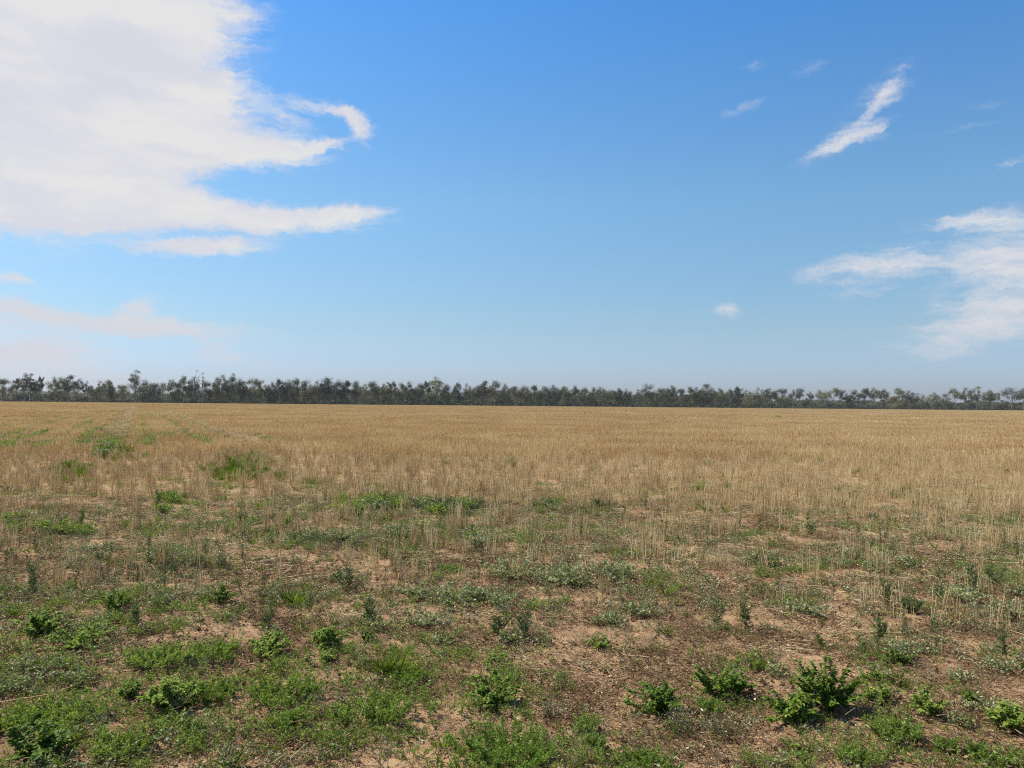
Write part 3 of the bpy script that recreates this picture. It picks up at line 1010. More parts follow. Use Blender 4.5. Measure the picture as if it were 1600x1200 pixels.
G_B = 'leafy bushy weeds on the bare soil'
broad = [  # px, py of foot, width px, height px, label
    (1295, 1120, 104, 82, 'largest bushy green weed with broad leaves, casting a black shadow on bare soil at right'),
    (1240, 1138, 78, 60, 'leafy green weed touching the front left side of the largest bushy weed at right'),
    (1128, 1092, 96, 66, 'bushy bright green weed with pointed leaves, beside the pale dead straw end, right of centre'),
    (1030, 1112, 84, 56, 'half dry bushy weed with green tips, left of the bright pointed leaved weed'),
    (768, 1098, 88, 52, 'wide dark green bush with black shadow, above the big clover patch at bottom centre'),
    (262, 1112, 92, 56, 'dark green bush with deep black shadow in the middle of the green mat at left'),
    (64, 998, 74, 48, 'leafy bush with dark shaded side near the left edge, behind the pale weeds'),
    (122, 1018, 84, 42, 'low spreading leafy bush just right of the dark shaded bush near left edge'),
    (418, 1024, 78, 44, 'low leafy bush at the back of the green mat, left of centre'),
    (508, 1020, 62, 44, 'rounded dark leafy bush right of the low bush at back of the green mat'),
    (508, 1040, 30, 22, 'little leafy weed at the foot of the rounded dark bush, left of centre'),
    (776, 1034, 36, 28, 'small bright green round weed above the wide dark bush at centre'),
    (935, 1010, 32, 26, 'small leafy weed alone on open soil right of centre'),
    (1378, 1106, 50, 42, 'thin leafy weed just right of the largest bushy weed'),
    (1448, 1128, 50, 50, 'leafy weed with glossy lower leaves between the feathery patches at right'),
    (1575, 1148, 66, 48, 'leafy weed at right edge low in the view, above feathery green patch'),
    (62, 1190, 110, 56, 'bright leafy green bush in the lower left corner'),
    (345, 950, 42, 36, 'small bright green bush behind the low leafy bushes, left of centre'),
    (180, 965, 48, 44, 'small yellow green bush between grey weeds at left'),
    (1400, 1042, 60, 30, 'green tuft with narrow arching leaves below the grey weeds at right'),
    (1208, 1108, 26, 16, 'tiny broad leaf rosette at left foot of the largest bushy weed'),
    (1520, 1105, 34, 20, 'small flat leafy weed on bare soil at far right'),
    (1370, 1072, 30, 22, 'small leafy weed behind the thin leafy weed right of the largest bush'),
    (1250, 1180, 50, 18, 'flat green weed on bare soil below the largest bushy weed'),
    (200, 1090, 40, 36, 'leafy shoot rising from the left part of the green mat'),
    (575, 1000, 26, 18, 'small grey green weed standing alone left of centre on bare soil'),
]
for (px, py, w, h, lb) in broad:
    k = mpp(py, px)
    H = h * k * (1.0 if w > 90 else .84); W = w * k * (.95 if w > 90 else 1.08)
    nst = int(10 + W * 70)
    nlf = int(160 + 4200 * W * H / .1)
    plant('leafy_weed', plant_broad(H, W, nst, min(nlf, 4200), U(.019, .026) if w > 60 else .017), px, py - 4, lb, 'weed', G_B)

G_F = 'feathery green weed patches'
feath = [
    (790, 1188, 190, 62, 'big bright clover green patch at the bottom centre'),
    (600, 1128, 98, 50, 'dense feathery green clump with a bent dry stalk, right of the green mat'),
    (535, 1128, 50, 34, 'feathery green clump touching the left side of the clump with bent dry stalk'),
    (250, 1040, 110, 36, 'feathery green cushion at the back left of the green mat'),
    (330, 1034, 90, 34, 'feathery green cushion at the back right of the green mat'),
    (440, 1094, 130, 40, 'broad feathery green cushion at the right end of the green mat'),
    (320, 1092, 110, 38, 'broad feathery cushion right of the dark bush in the green mat'),
    (450, 1136, 60, 34, 'feathery cushion below the right end of the green mat'),
    (1400, 1165, 82, 42, 'soft feathery green clump low in the view right of the largest bushy weed'),
    (1478, 1182, 48, 30, 'small dark feathery clump near bottom right'),
    (1540, 1196, 70, 30, 'feathery patch at the bottom right corner'),
    (1010, 1200, 120, 26, 'feathery patch at the bottom edge right of the clover patch'),
    (915, 1140, 44, 34, 'feathery clump right of the clover patch, below the half dry bush'),
    (930, 1166, 34, 30, 'little feathery clump nearer than the one beside the clover patch'),
    (1345, 1196, 70, 26, 'low feathery patch at the bottom edge below the soft clump at right'),
    (110, 1130, 120, 40, 'feathery green patch above the corner bush at lower left'),
    (30, 1150, 90, 40, 'feathery green patch at the left edge above the corner bush'),
    (190, 1180, 100, 40, 'feathery green patch right of the corner bush at lower left'),
    (640, 1066, 60, 26, 'thin feathery cushion above the dense clump with the bent dry stalk'),
    (1115, 1118, 50, 28, 'feathery skirt in front of the bright pointed leaved weed'),
]
for (px, py, w, h, lb) in feath:
    k = mpp(py, px)
    H = h * k * .75; W = w * k
    clover = 'clover' in lb
    mk = plant_feather(H, W, int(30 + W * 130), int(min(9000, 1100 + W * W * 30000)), .017 if not clover else .016, M_LIME if clover else None)
    plant('feathery_weed', mk, px, py - 4, lb, 'weed', G_F)

G_G = 'grassy tufts on the bare soil'
for (px, py, w, h, lb) in [
        (600, 1052, 46, 44, 'upright grassy green tuft with black shadow, left one of the pair left of centre'),
        (622, 1056, 48, 44, 'upright grassy green tuft with black shadow, right one of the pair left of centre'),
        (1185, 1050, 70, 26, 'low grassy strip of green blades behind the bright pointed leaved weed'),
        (1405, 1078, 34, 30, 'small upright grassy tuft above the leafy weeds at right'),
        (845, 1185, 40, 30, 'grassy edge tuft at right side of the clover patch'),
        (460, 955, 60, 34, 'narrow leaved grassy tuft behind the dark leafy bushes left of centre')]:
    k = mpp(py, px)
    plant('grassy_weed', plant_grass(h * k, w * k, 8, 90, 0, M_FEATH), px, py - 3, lb, 'grass tuft', G_G)

G_T = 'spindly upright weeds'
tall_named = [
    (1385, 952, 26, 46, 3, 'stout black green upright weed, taller left one of the dark leaning pair at right'),
    (1424, 958, 34, 38, 4, 'bushy black green weed leaning right, right one of the dark pair at right'),
    (1466, 952, 26, 72, 2, 'tallest spindly weed with white specked leaves, right of the dark leaning pair'),
    (1418, 1012, 14, 46, 1, 'slim single stemmed weed on bare soil below the dark leaning pair'),
    (1372, 1010, 30, 44, 3, 'spindly weed crossed by a dry straw, left of the slim single stemmed weed'),
    (1464, 1016, 18, 48, 1, 'dark bottle brush like weed beside a pale dry straw, on bare soil at right'),
    (1571, 1030, 24, 58, 2, 'dark upright weed near the right edge on the bare soil'),
    (1348, 1030, 10, 24, 1, 'tiny palm like weed on a bare thin stem at right'),
    (1283, 1018, 14, 22, 1, 'small palm like weed on a thin stem in the open soil right of centre'),
    (216, 990, 22, 54, 2, 'slim dark upright weed standing alone on a patch of red soil at left'),
    (418, 992, 22, 66, 3, 'tall feather topped weed behind the low bushes left of centre'),
    (1118, 982, 22, 50, 2, 'slender weed with bare base right of centre on the open soil'),
    (1167, 990, 24, 56, 3, 'upright green weed with brown foot, next right of the slender bare based weed'),
    (52, 935, 30, 60, 3, 'curved dark weed with a black foot near the left edge'),
    (820, 992, 40, 52, 4, 'bushy upright grey green weed near centre on the bare soil'),
    (888, 912, 16, 44, 1, 'thin very dark weed at the edge of the long grey weed patch, centre'),
    (1555, 925, 26, 62, 3, 'dark bushy upright weed close to the right edge, in grey weeds'),
    (1520, 935, 26, 56, 3, 'bushy green upright weed between the tallest spindly weed and the right edge'),
    (1262, 838, 30, 42, 4, 'blue green leafy upright weed at the stubble edge right of centre'),
    (245, 800, 20, 34, 3, 'dark feathery weed at the stubble edge at left'),
    (92, 826, 34, 36, 5, 'wide dark upright weed clump in the thin stubble near left edge'),
    (128, 822, 20, 32, 3, 'dark narrow weed right beside the wide dark clump near left edge'),
    (375, 828, 12, 34, 2, 'thin dark weed alone in the thin stubble left of centre'),
    (545, 925, 40, 44, 4, 'wispy green weed leaning left above the small bush left of centre'),
    (780, 985, 30, 30, 4, 'low bushy weed left beside the bushy upright grey green weed at centre'),
    (575, 975, 44, 44, 4, 'sprawling wispy weed with grey foot left of centre'),
]
for (px, py, w, h, nst, lb) in tall_named:
    k = mpp(py, px)
    plant('upright_weed', plant_spire(h * k * .98, w * k * 1.2, nst, 55 + 50 * nst, min(.05, .35 * w * k + .012)), px, py, lb, 'weed', G_T)
# further upright weeds along the stubble edge: counted off from clear neighbours
rows_tall = [
    ('upright weed of the group at right stubble edge, {} from its left end', [(1340, 878, 36), (1362, 868, 30), (1395, 872, 34), (1425, 866, 40), (1500, 870, 34), (1570, 862, 40), (1590, 880, 44)]),
    ('upright weed in thin stubble right of centre, {} from left of its row', [(1035, 840, 30), (1060, 862, 30), (1085, 850, 36), (1105, 846, 40), (1155, 822, 34), (1190, 838, 30), (1215, 822, 28)]),
    ('small dark weed in thin stubble at centre, {} from left of its row', [(560, 815, 24), (600, 800, 22), (660, 855, 30), (735, 850, 34), (770, 862, 34), (830, 870, 34), (905, 850, 30), (925, 800, 26), (975, 815, 24)]),
    ('small upright weed among grey weeds at left, {} from left of its row', [(20, 880, 28), (55, 860, 24), (150, 880, 24), (235, 865, 26), (270, 905, 30), (320, 880, 36), (345, 890, 34), (410, 945, 36), (485, 960, 36)]),
]
for fmt, lst in rows_tall:
    for i, (px, py, h) in enumerate(lst):
        k = mpp(py, px)
        o_ = 'first' if i == 0 else ORD[i]
        plant('upright_weed', plant_spire(h * k, .12, int(U(2, 5)), 130, .035), px, py, fmt.format(o_), 'weed', G_T)

G_S = 'silver grey weed clumps'
silver = [
    (710, 938, 120, 34, 'long grey green clump on bare soil, below the longest grey weed patch at centre'),
    (650, 936, 80, 30, 'grey clump touching the left end of the long grey green clump at centre'),
    (780, 942, 70, 26, 'low grey clump touching the right end of the long grey green clump at centre'),
    (800, 905, 120, 42, 'left half of the longest grey green weed patch, with dark base, at centre'),
    (880, 912, 110, 40, 'middle of the longest grey green weed patch at centre'),
    (960, 905, 110, 36, 'right end of the longest grey green weed patch at centre'),
    (540, 850, 110, 34, 'pale grey green clump in thin stubble left of centre'),
    (620, 845, 80, 30, 'pale grey green clump right beside the one in thin stubble left of centre'),
    (470, 850, 70, 28, 'small pale grey clump left beside the one in thin stubble left of centre'),
    (750, 862, 70, 44, 'tall grey clump with shiny leaves in thin stubble at centre'),
    (245, 890, 70, 48, 'tall silvery clump with light speckled leaves at left'),
    (300, 892, 76, 36, 'speckled silvery clump right beside the tall silvery one at left'),
    (346, 895, 26, 40, 'narrow silvery plant right of the speckled clumps at left'),
    (1000, 965, 76, 32, 'grey cushion weed with dark base on bare soil right of centre'),
    (958, 975, 60, 24, 'smaller grey cushion touching the left side of the one right of centre'),
    (1195, 885, 84, 38, 'domed grey green clump with black base, in stubble edge right of centre'),
    (1265, 965, 80, 26, 'flat grey clump with black shadow on bare soil right of centre'),
    (1560, 1052, 50, 36, 'pale silvery weed near the right edge on bare soil'),
    (1400, 1028, 76, 36, 'silvery twiggy weed around the slim single stemmed weed at right'),
    (1500, 945, 90, 34, 'wide grey clump in front of the bushy green upright weeds at right'),
    (1570, 965, 90, 36, 'wide grey clump at the right edge in front of the dark bushy upright weed'),
    (1212, 1058, 56, 24, 'whitish weed with black shadow beyond the largest bushy weed'),
    (1500, 1065, 46, 24, 'small whitish weed on bare soil towards the right edge'),
    (60, 1060, 110, 34, 'pale speckled ground weed under the dark bush at left edge'),
    (20, 1085, 90, 34, 'pale speckled weed at the left edge, nearest of the pale ones'),
    (110, 1075, 80, 28, 'pale speckled weed right beside the left edge one'),
    (220, 1045, 50, 22, 'whitish flowering looking weed inside the green mat at left'),
    (660, 975, 70, 26, 'speckled grey clump on bare soil below the long grey green clump'),
    (585, 985, 40, 24, 'small grey clump left of the speckled grey clump on bare soil'),
    (690, 1000, 40, 20, 'little grey clump right below the speckled grey clump on bare soil'),
    (795, 1000, 50, 28, 'grey weed at the foot of the bushy upright weed at centre'),
    (320, 945, 50, 26, 'speckled grey clump left of the small bright green bush'),
    (250, 955, 60, 28, 'speckled grey clump two left of the small bright green bush'),
    (1320, 870, 40, 22, 'small grey green clump left of the far right group of upright weeds'),
    (1290, 885, 56, 20, 'low grey green clump right of the domed one with black base'),
    (1370, 895, 60, 22, 'low grey green clump below the far right group of upright weeds'),
    (1420, 885, 50, 20, 'low grey clump below the middle of the far right group of upright weeds'),
    (1545, 1120, 90, 30, 'grey ground weed near the right edge, behind the leafy weed'),
    (1495, 1140, 60, 22, 'grey ground weed left of the leafy weed at the right edge'),
    (1060, 1140, 60, 30, 'half dry grey weed in front of the half dry bushy weed'),
    (1130, 1150, 70, 26, 'brown grey wiry weed on bare soil below the bright pointed leaved weed'),
    (860, 1120, 50, 24, 'dry grey weed between the wide dark bush and the half dry bush'),
    (590, 805, 60, 24, 'blue green clump at the stubble edge left of centre'),
    (690, 800, 80, 26, 'blue grey clump at the stubble edge at centre'),
    (940, 800, 50, 22, 'blue grey clump at the stubble edge right of centre'),
]
for (px, py, w, h, lb) in silver:
    k = mpp(py, px)
    H = h * k * .8; W = w * k * 1.05
    dry = 'dry' in lb or 'wiry' in lb
    n = int(min(2600, 160 + W * W * 5200))
    mk = plant_twig(H, W, int(26 + W * 60), 240) if dry else plant_silver(H, W, int(14 + W * 70), n, .017 if py > 1000 else .021, M_FLEA if 'blue' in lb else None)
    plant('silver_weed' if not dry else 'dry_weed', mk, px, py - 3, lb, 'weed', G_S)

# single dry stalks that stand out
G_D = 'single dry stalks'
for (x0, y0, x1, y1, lb) in [
        (556, 1132, 574, 1080, 'bent pale dry stalk leaning left out of the feathery green clump'),
        (568, 1134, 568, 1100, 'straight pale dry stalk rising from the feathery green clump'),
        (680, 1196, 684, 1156, 'dry upright stalk at the bottom left of the clover patch'),
        (1178, 1030, 1169, 1008, 'short white dead stalk standing on bare soil behind the pointed leaved weed'),
        (1380, 1000, 1392, 978, 'pale leaning straw crossing a spindly weed at right'),
        (1471, 1020, 1473, 985, 'pale upright straw right beside the bottle brush like weed'),
        (736, 980, 739, 960, 'short pale upright straw at the centre of the bare soil'),
        (1106, 1092, 1098, 1075, 'thin reddish stalk left of the pointed leaved weed'),
        (1100, 1010, 1074, 998, 'long pale straw lying on the soil right of centre')]:
    x, y = px_ground(x0, y0)
    k = float(y) / F
    tip = np.array([(x1 - x0) * k, 0.0, (y0 - y1) * k])
    g = Geo()
    pts = [np.zeros(3), tip * .5 + np.array([.004, .01, .006]), tip]
    g.sticks(np.stack(pts[:2]), np.stack(pts[1:]), np.array([.0028, .0024]), np.array([.0024, .0014]), .95)
    o = link('dry_stalk', g.mesh('dry_stalk', M_STRAW))
    o.location = (float(x), float(y), float(ground_z(x, y)) - .003)
    tag(o, lb, 'stalk', G_D)

for key, nm, tx, rad, per in (('mat', 'green_skirt_weed', 'low green weeds round the feet of the larger plants', .17, 4), ('silver', 'grey_skirt_weed', 'low grey weeds round the feet of the larger plants', .24, 2),
                              ('litter', 'caught_litter', 'dead litter caught round the feet of the plants', .16, 2)):
    P_ = np.array([(a, b) for a, b, c_ in SKIRT for _ in range(per) if not (key == 'mat' and c_ == 'silver_weed')])
    P_ = P_ + RNG.normal(0, rad, P_.shape)
    place(nm, key, P_[:, 0], P_[:, 1], U(.35, .95, len(P_)), tx)

# ------------------------------------------------------------------ gum trees along the horizon
def gum(h, w, kind, seed):
    """trunk with limbs and leaf clumps; h height, w crown width in metres"""
    rs = np.random.default_rng(seed)
    tr = Geo(); lf = Geo()
    cl = []
    nl = {'round': 6, 'ragged': 7, 'open': 6, 'dense': 8, 'snag': 7, 'low': 6}[kind]
    fork = h * {'round': .25, 'ragged': .32, 'open': .34, 'dense': .16, 'snag': .3, 'low': .12}[kind] * rs.uniform(.8, 1.2)
    t0 = np.array([0, 0, -.3]); t1 = np.array([rs.normal(0, .3), rs.normal(0, .3), fork])
    r = h * .019
    bark = rs.uniform(.0, .6)
    tr.sticks(t0[None], t1[None], r, r * .8, bark)

    def limb(p, q, ra, rb, tone):
        m = (p + q) / 2 + rs.normal(0, .05, 3) * np.linalg.norm(q - p)
        tr.sticks(np.stack([p, m]), np.stack([m, q]), np.array([ra, (ra + rb) / 2]), np.array([(ra + rb) / 2, rb]), tone)
    for i in range(nl):
        a = 2 * math.pi * (i + rs.uniform(-.3, .3)) / nl
        q = rs.uniform(.25, 1.0) if kind != 'dense' else rs.uniform(.2, 1)
        rr = w * .5 * q * .82
        top = h * (.97 - (.35 if kind != 'open' else .28) * q * q - rs.uniform(0, .16))
        if i == 0: rr *= .3; top = h * .96
        e = np.array([math.cos(a) * rr, math.sin(a) * rr, top])
        limb(t1, e, r * .5, r * .14, bark)
        nsub = {'round': 6, 'ragged': 4, 'open': 5, 'dense': 6, 'snag': 4, 'low': 5}[kind]
        cl.append((e, rs.uniform(.75, 1.2)))
        for j in range(nsub):
            f = rs.uniform(.35, .95)
            b = t1 + (e - t1) * f
            dd = unit(np.array([math.cos(a + rs.normal(0, .9)), math.sin(a + rs.normal(0, .9)), rs.uniform(-.15, 1.0)]))
            e2 = b + dd * w * rs.uniform(.08, .24)
            e2[2] = min(e2[2], h * .98)
            limb(b, e2, r * .22, r * .08, bark)
            cl.append((e2, rs.uniform(.55, 1.1)))
    if kind in ('dense', 'low', 'round'):
        for j in range(16 if kind != 'round' else 7):
            a = rs.uniform(0, 6.28); rr = w * .42 * math.sqrt(rs.random())
            cl.append((np.array([math.cos(a) * rr, math.sin(a) * rr, h * rs.uniform(.15, .62)]), rs.uniform(.7, 1.2)))
    if kind == 'snag':
        cl = cl[::6]
    sz = {'round': .115, 'ragged': .085, 'open': .105, 'dense': .13, 'snag': .05, 'low': .14}[kind]
    for c, s in cl:
        R_ = w * sz * s + h * .035
        n = int({'round': 62, 'ragged': 50, 'open': 58, 'dense': 56, 'snag': 16, 'low': 56}[kind] * s * 2.1)
        v = rs.normal(0, 1, (n, 3)); v = v / np.linalg.norm(v, axis=1, keepdims=True) * (rs.random((n, 1)) ** .5) * rs.uniform(.7, 1.5)
        p = c + v * np.array([R_, R_, R_ * .75])
        d = rs.normal(0, 1, (n, 3)); d[:, 2] -= .5
        nn = v + rs.normal(0, .5, (n, 3)) + np.array([0, 0, .4])
        tone = np.clip(rs.normal(.5, .18) + rs.normal(0, .16, n), 0, 1)
        lf.leaves(p, unit(d), unit(nn), rs.uniform(.25, .55, n), rs.uniform(.14, .30, n), tone, .1)
    return tr, lf


def tree_obj(name, meshes, x, y, s, rz, label, cat, group):
    r = bpy.data.objects.new(name, None)
    COL.objects.link(r)
    r.location = (x, y, float(ground_z(x, y)))
    r.rotation_euler = (0, 0, rz)
    r.scale = s
    tag(r, label, cat, group)
    for nm, me in (('trunk', meshes[0]), ('crown', meshes[1])):
        o = link(nm, me, r)
        o['kind'] = 'stuff' if nm == 'crown' else 'part'
        if nm == 'trunk': del o['kind']
    return r


KINDS = {}
for kd, num in (('round', 5), ('ragged', 4), ('open', 5), ('dense', 5), ('low', 3)):
    KINDS[kd] = []
    for i in range(num):
        wd = {'round': 11, 'ragged': 9, 'open': 13, 'dense': 11, 'low': 9}[kd]
        a, b = gum(12.0, wd, kd, 100 + i * 7 + len(kd) * 31)
        KINDS[kd].append((a.mesh('trunk', M_BARK), b.mesh('crown', M_GUM), wd))

# centre px, top py, width px, kind, landmark label (or None), its short name for neighbours
trees = [
    (5, 594, 24, 'round', 'dark gum cut by the left edge of the view', 'left edge gum'),
    (26, 593, 20, 'ragged', None, None),
    (38, 585, 15, 'ragged', 'thin tall gum with a high tuft, left one of the twin tufted pair', 'twin tufted pair'),
    (47, 585, 16, 'ragged', 'thin tall gum with a high tuft, right one of the twin tufted pair', 'twin tufted pair'),
    (56, 596, 18, 'round', 'yellow green rounded gum in front of the twin tufted pair', 'twin tufted pair'),
    (63, 590, 12, 'ragged', None, None),
    (84, 592, 22, 'open', None, None), (96, 592, 22, 'round', None, None), (107, 588, 22, 'open', 'open crowned gum, highest of the clump between the two gaps at far left', 'highest far left gum'),
    (121, 594, 20, 'open', None, None), (136, 597, 14, 'ragged', None, None), (145, 606, 16, 'open', None, None),
    (157, 597, 18, 'round', None, None), (168, 595, 20, 'round', None, None), (174, 602, 12, 'dense', None, None),
    (191, 603, 24, 'round', None, None),
    (211, 580, 28, 'ragged', 'tallest ragged gum with dark trunk at the far end of the wheel track', 'tallest ragged gum'),
    (226, 596, 24, 'round', None, None), (240, 600, 22, 'dense', None, None), (262, 595, 26, 'open', None, None), (275, 599, 18, 'round', None, None),
    (287, 591, 22, 'round', None, None), (300, 592, 20, 'dense', None, None),
    (307, 579, 16, 'snag', 'bare dead gum with thin grey branches rising above its neighbours', 'bare dead gum'),
    (316, 583, 12, 'snag', 'dead gum ending in one dark tuft, beside the bare dead gum', 'bare dead gum'),
    (322, 598, 20, 'dense', None, None), (335, 599, 18, 'dense', None, None),
    (345, 588, 22, 'round', None, None), (362, 585, 26, 'dense', 'big dark rounded gum, broadest crown right of the dead gums', 'big dark rounded gum'),
    (376, 594, 20, 'dense', None, None), (395, 594, 28, 'dense', None, None), (408, 597, 18, 'round', None, None),
    (425, 599, 20, 'dense', None, None), (436, 594, 18, 'ragged', None, None), (450, 596, 24, 'dense', None, None), (463, 594, 22, 'dense', None, None), (478, 597, 24, 'dense', None, None),
    (497, 597, 22, 'dense', None, None), (510, 592, 28, 'dense', 'rounded olive gum standing just above the dense belt left of centre', 'rounded olive gum'),
    (530, 596, 24, 'dense', None, None), (542, 597, 22, 'round', None, None), (556, 598, 20, 'dense', None, None), (570, 602, 20, 'round', None, None), (584, 598, 24, 'dense', None, None),
    (600, 601, 22, 'round', None, None), (612, 598, 20, 'ragged', None, None), (626, 601, 22, 'dense', None, None), (640, 599, 22, 'round', None, None), (656, 601, 22, 'dense', None, None),
    (667, 597, 16, 'ragged', None, None),
    (681, 590, 24, 'open', 'flat topped gum rising highest out of the dense belt at centre left', 'flat topped gum'),
    (697, 603, 22, 'dense', None, None), (714, 601, 20, 'open', None, None), (731, 602, 18, 'open', None, None), (745, 604, 20, 'round', None, None),
    (756, 598, 20, 'round', 'lumpy gum with a tuft on top, first rise right of the flat topped gum', 'lumpy gum'),
    (773, 598, 24, 'round', None, None), (790, 602, 22, 'dense', None, None), (805, 605, 22, 'round', None, None), (820, 604, 22, 'dense', None, None), (835, 604, 20, 'round', None, None),
    (850, 606, 22, 'round', None, None), (866, 604, 24, 'dense', None, None), (882, 605, 20, 'round', None, None), (896, 604, 20, 'ragged', None, None), (912, 608, 22, 'dense', None, None),
    (928, 607, 22, 'open', None, None), (940, 606, 20, 'round', None, None), (955, 611, 18, 'open', None, None), (965, 608, 22, 'round', None, None), (980, 609, 14, 'ragged', None, None),
    (994, 614, 14, 'open', None, None),
    (1010, 602, 30, 'dense', 'broad dark gum right of the bright sky gap, crown like a dome', 'domed gum'),
    (1033, 608, 22, 'dense', None, None), (1048, 604, 20, 'round', None, None), (1064, 609, 20, 'round', None, None), (1078, 607, 20, 'round', None, None),
    (1090, 607, 20, 'dense', None, None),
    (1104, 602, 28, 'dense', 'high olive gum, last one standing above the dense belt right of centre', 'high olive gum'),
    (1122, 608, 22, 'round', None, None), (1138, 609, 22, 'open', None, None), (1153, 606, 18, 'ragged', None, None), (1168, 611, 20, 'round', None, None), (1186, 608, 22, 'open', None, None),
    (1204, 608, 26, 'round', None, None), (1222, 609, 24, 'round', None, None), (1238, 611, 14, 'open', None, None), (1249, 609, 18, 'open', None, None), (1265, 613, 14, 'ragged', None, None),
    (1283, 611, 22, 'open', None, None),
    (1302, 607, 28, 'open', 'spreading gum with flat dark top in the thinner stretch at right', 'spreading flat gum'),
    (1318, 612, 18, 'round', None, None), (1334, 611, 28, 'round', None, None),
    (1352, 608, 20, 'ragged', None, None), (1366, 608, 26, 'open', 'wide pale limbed gum left of the two touching gums at right', 'wide pale limbed gum'), (1380, 609, 20, 'open', None, None),
    (1403, 609, 30, 'round', None, None), (1422, 612, 20, 'round', None, None), (1437, 616, 24, 'open', None, None),
    (1461, 615, 22, 'open', 'small low gum standing between the two sky gaps at right', 'small low gum'),
    (1476, 623, 14, 'open', None, None),
    (1494, 609, 30, 'open', 'pale trunked gum with open airy crown just right of the low sky gap', 'pale trunked airy gum'),
    (1511, 608, 20, 'round', None, None),
    (1526, 605, 18, 'ragged', 'narrow gum with the highest tufts near right edge', 'narrow highest tufted gum'),
    (1545, 611, 24, 'round', None, None), (1558, 614, 14, 'open', None, None),
    (1580, 608, 40, 'open', 'broad spreading gum with black trunk close to the right edge', 'broad spreading gum'),
    (1600, 609, 24, 'open', None, None),
]
LOOK = {'round': 'rounded grey green gum', 'ragged': 'ragged tufted gum', 'open': 'open limbed grey gum', 'dense': 'dense dark gum', 'snag': 'dead gum', 'low': 'low gum'}


def tree_depth(px):
    return 395 + 105 * np.clip(px / 1600., -.2, 1.2)


last, cnt = 'left edge gum', 0
GT = 'gum trees in the belt on the horizon'
for idx, (px, ty, wp, kd, lb, nm) in enumerate(trees):
    Y = float(tree_depth(px) + U(-8, 10))
    d = px_dir(px, 632); X = float(d[0] / d[1] * Y)
    _, by = to_px(X, Y, 0.0)
    k = Y / F
    Hm = (float(by) - ty) * k * 1.04; Wm = wp * k * 1.12
    if lb is None:
        cnt += 1
        label = '%s, %s tree right of the %s' % (LOOK[kd], 'first' if cnt == 1 else ORD[cnt - 1], last)
    else:
        label = lb; last = nm; cnt = 0
    if lb is not None and (kd == 'snag' or Hm > 13.2):
        a, b = gum(Hm, Wm, kd, 900 + idx)
        ms = (a.mesh('trunk', M_BARK), b.mesh('crown', M_GUM))
        s = (1, 1, 1)
    else:
        q = KINDS[kd][idx % len(KINDS[kd])]
        ms = q[:2]
        s = (Wm / q[2], Wm / q[2], Hm / 12.0)
    tree_obj('dead_gum_tree' if kd == 'snag' else 'gum_tree', ms, X, Y, s, float(U(0, 6.28)), label, 'tree', GT)

# second rank of the same belt, seen between and over the first
GB = 'gums standing behind the front rank of the belt'
marks = [(trees[i][0], trees[i][5]) for i in range(len(trees)) if trees[i][5]]
n, cur, cnt, px = 0, None, 0, 12.0
LOOK2 = {'round': 'rounded gum', 'open': 'open gum', 'dense': 'leafy gum', 'low': 'low gum'}
while px < 1600:
    Y = float(tree_depth(px) + U(16, 46))
    d = px_dir(px, 632); X = float(d[0] / d[1] * Y)
    belt = 330 < px < 1200
    kd = ['dense', 'round', 'low', 'dense'][n % 4] if belt else ['open', 'low', 'round'][n % 3]
    q = KINDS[kd][n % len(KINDS[kd])]
    Hm = U(7.8, 10.6) if belt else U(5.0, 8.0)
    Wm = U(7.5, 11)
    m_ = [b for a, b in marks if a <= px][-1]
    cnt = cnt + 1 if m_ == cur else 1
    cnt = min(cnt, 20)
    cur = m_
    tree_obj('gum_tree', q[:2], X, Y, (Wm / q[2], Wm / q[2], Hm / 12.0), float(U(0, 6.28)),
             '%s behind the front rank, %s right of the %s' % (LOOK2[kd], 'first' if cnt == 1 else ORD[cnt - 1], m_), 'tree', GB)
    px += (12.5 if belt else 17) * U(.8, 1.2); n += 1

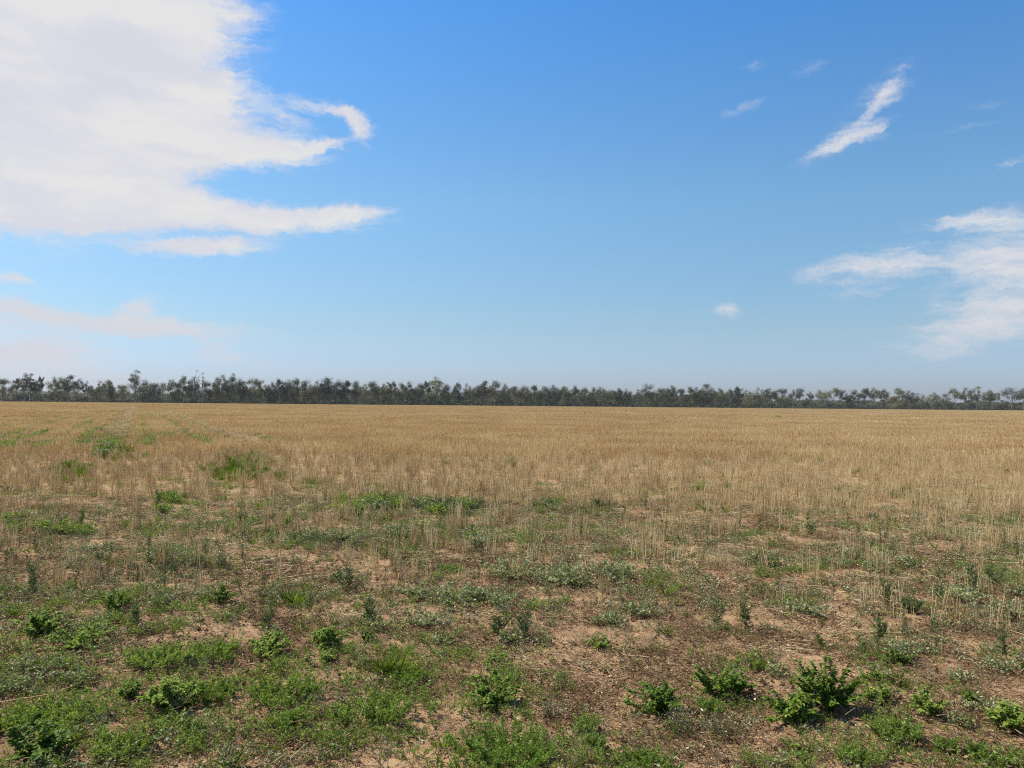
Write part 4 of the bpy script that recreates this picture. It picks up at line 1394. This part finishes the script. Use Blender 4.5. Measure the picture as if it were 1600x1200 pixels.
# low scrub at the foot of the belt and the far woods behind
def kit_scrub(h, w):
    g = Geo(); m = 130
    v = dirs(m, 0, 1) * (U(.3, 1, (m, 1)) ** .4)
    p = v * np.array([w / 2, w / 2, h])
    g.leaves(p, dirs(m), v + RNG.normal(0, .4, (m, 3)), U(.3, .6, m), U(.2, .35, m), np.clip(RNG.normal(.35, .2, m), 0, 1), .1)
    return g.mesh('scrub', M_SCRUB)


proto_set('scrub', [kit_scrub(h, w) for h, w in ((1.2, 3), (1.6, 3.5), (.9, 4), (2.0, 3))])
n = 2600
px = U(-90, 1690, n); Yv = tree_depth(px) + U(-9, 75, n); d = px_dir(px, np.full(n, 632.)); X = d[:, 0] / d[:, 1] * Yv
scatter('undergrowth', 'scrub', np.stack([X, Yv, ground_z(X, Yv) - .1], -1), zrot(n), U(.5, 1.3, n) * np.where((Yv > tree_depth(px) + 12) & (px > 330) & (px < 1200), 1.7, .9), 'low dark scrub along the foot of the gum belt')
wood = []
for kd in ('dense', 'round', 'low'):
    for tr_, cr_, wd in KINDS[kd][:3]:
        wood.append(cr_)
proto_set('wood', wood)
n = 1500
px = U(-120, 1720, n); Yv = U(600, 1000, n); d = px_dir(px, np.full(n, 632.)); X = d[:, 0] / d[:, 1] * Yv
scatter('distant_woodland', 'wood', np.stack([X, Yv, ground_z(X, Yv) - 1.0], -1), zrot(n), np.stack([U(1.2, 2.0, n), U(1.2, 2.0, n), U(.5, .8, n) * np.where((px > 330) & (px < 1200), 1.15, .85)], -1), 'blue grey woods far behind the gum belt')

# ------------------------------------------------------------------ air
def haze():
    v = [(x, y, z) for x in (-3900., 3900.) for y in (-3900., 3900.) for z in (-2., 22.)]
    q = [(0, 1, 3, 2), (4, 6, 7, 5), (0, 4, 5, 1), (2, 3, 7, 6), (0, 2, 6, 4), (1, 5, 7, 3)]
    m = bpy.data.materials.new('haze'); m.use_nodes = True
    t = m.node_tree; t.nodes.clear()
    p = nd(t, 'ShaderNodeVolumePrincipled')
    p.inputs['Color'].default_value = (.82, .88, .97, 1)
    p.inputs['Density'].default_value = HAZE
    o = nd(t, 'ShaderNodeOutputMaterial'); t.links.new(p.outputs[0], o.inputs['Volume'])
    me = new_mesh('haze', np.array(v), quads=np.array(q), mat=m)
    tag(link('haze', me), 'thin pale air over the paddock', kind='stuff')


HAZE = 0.0001
haze()
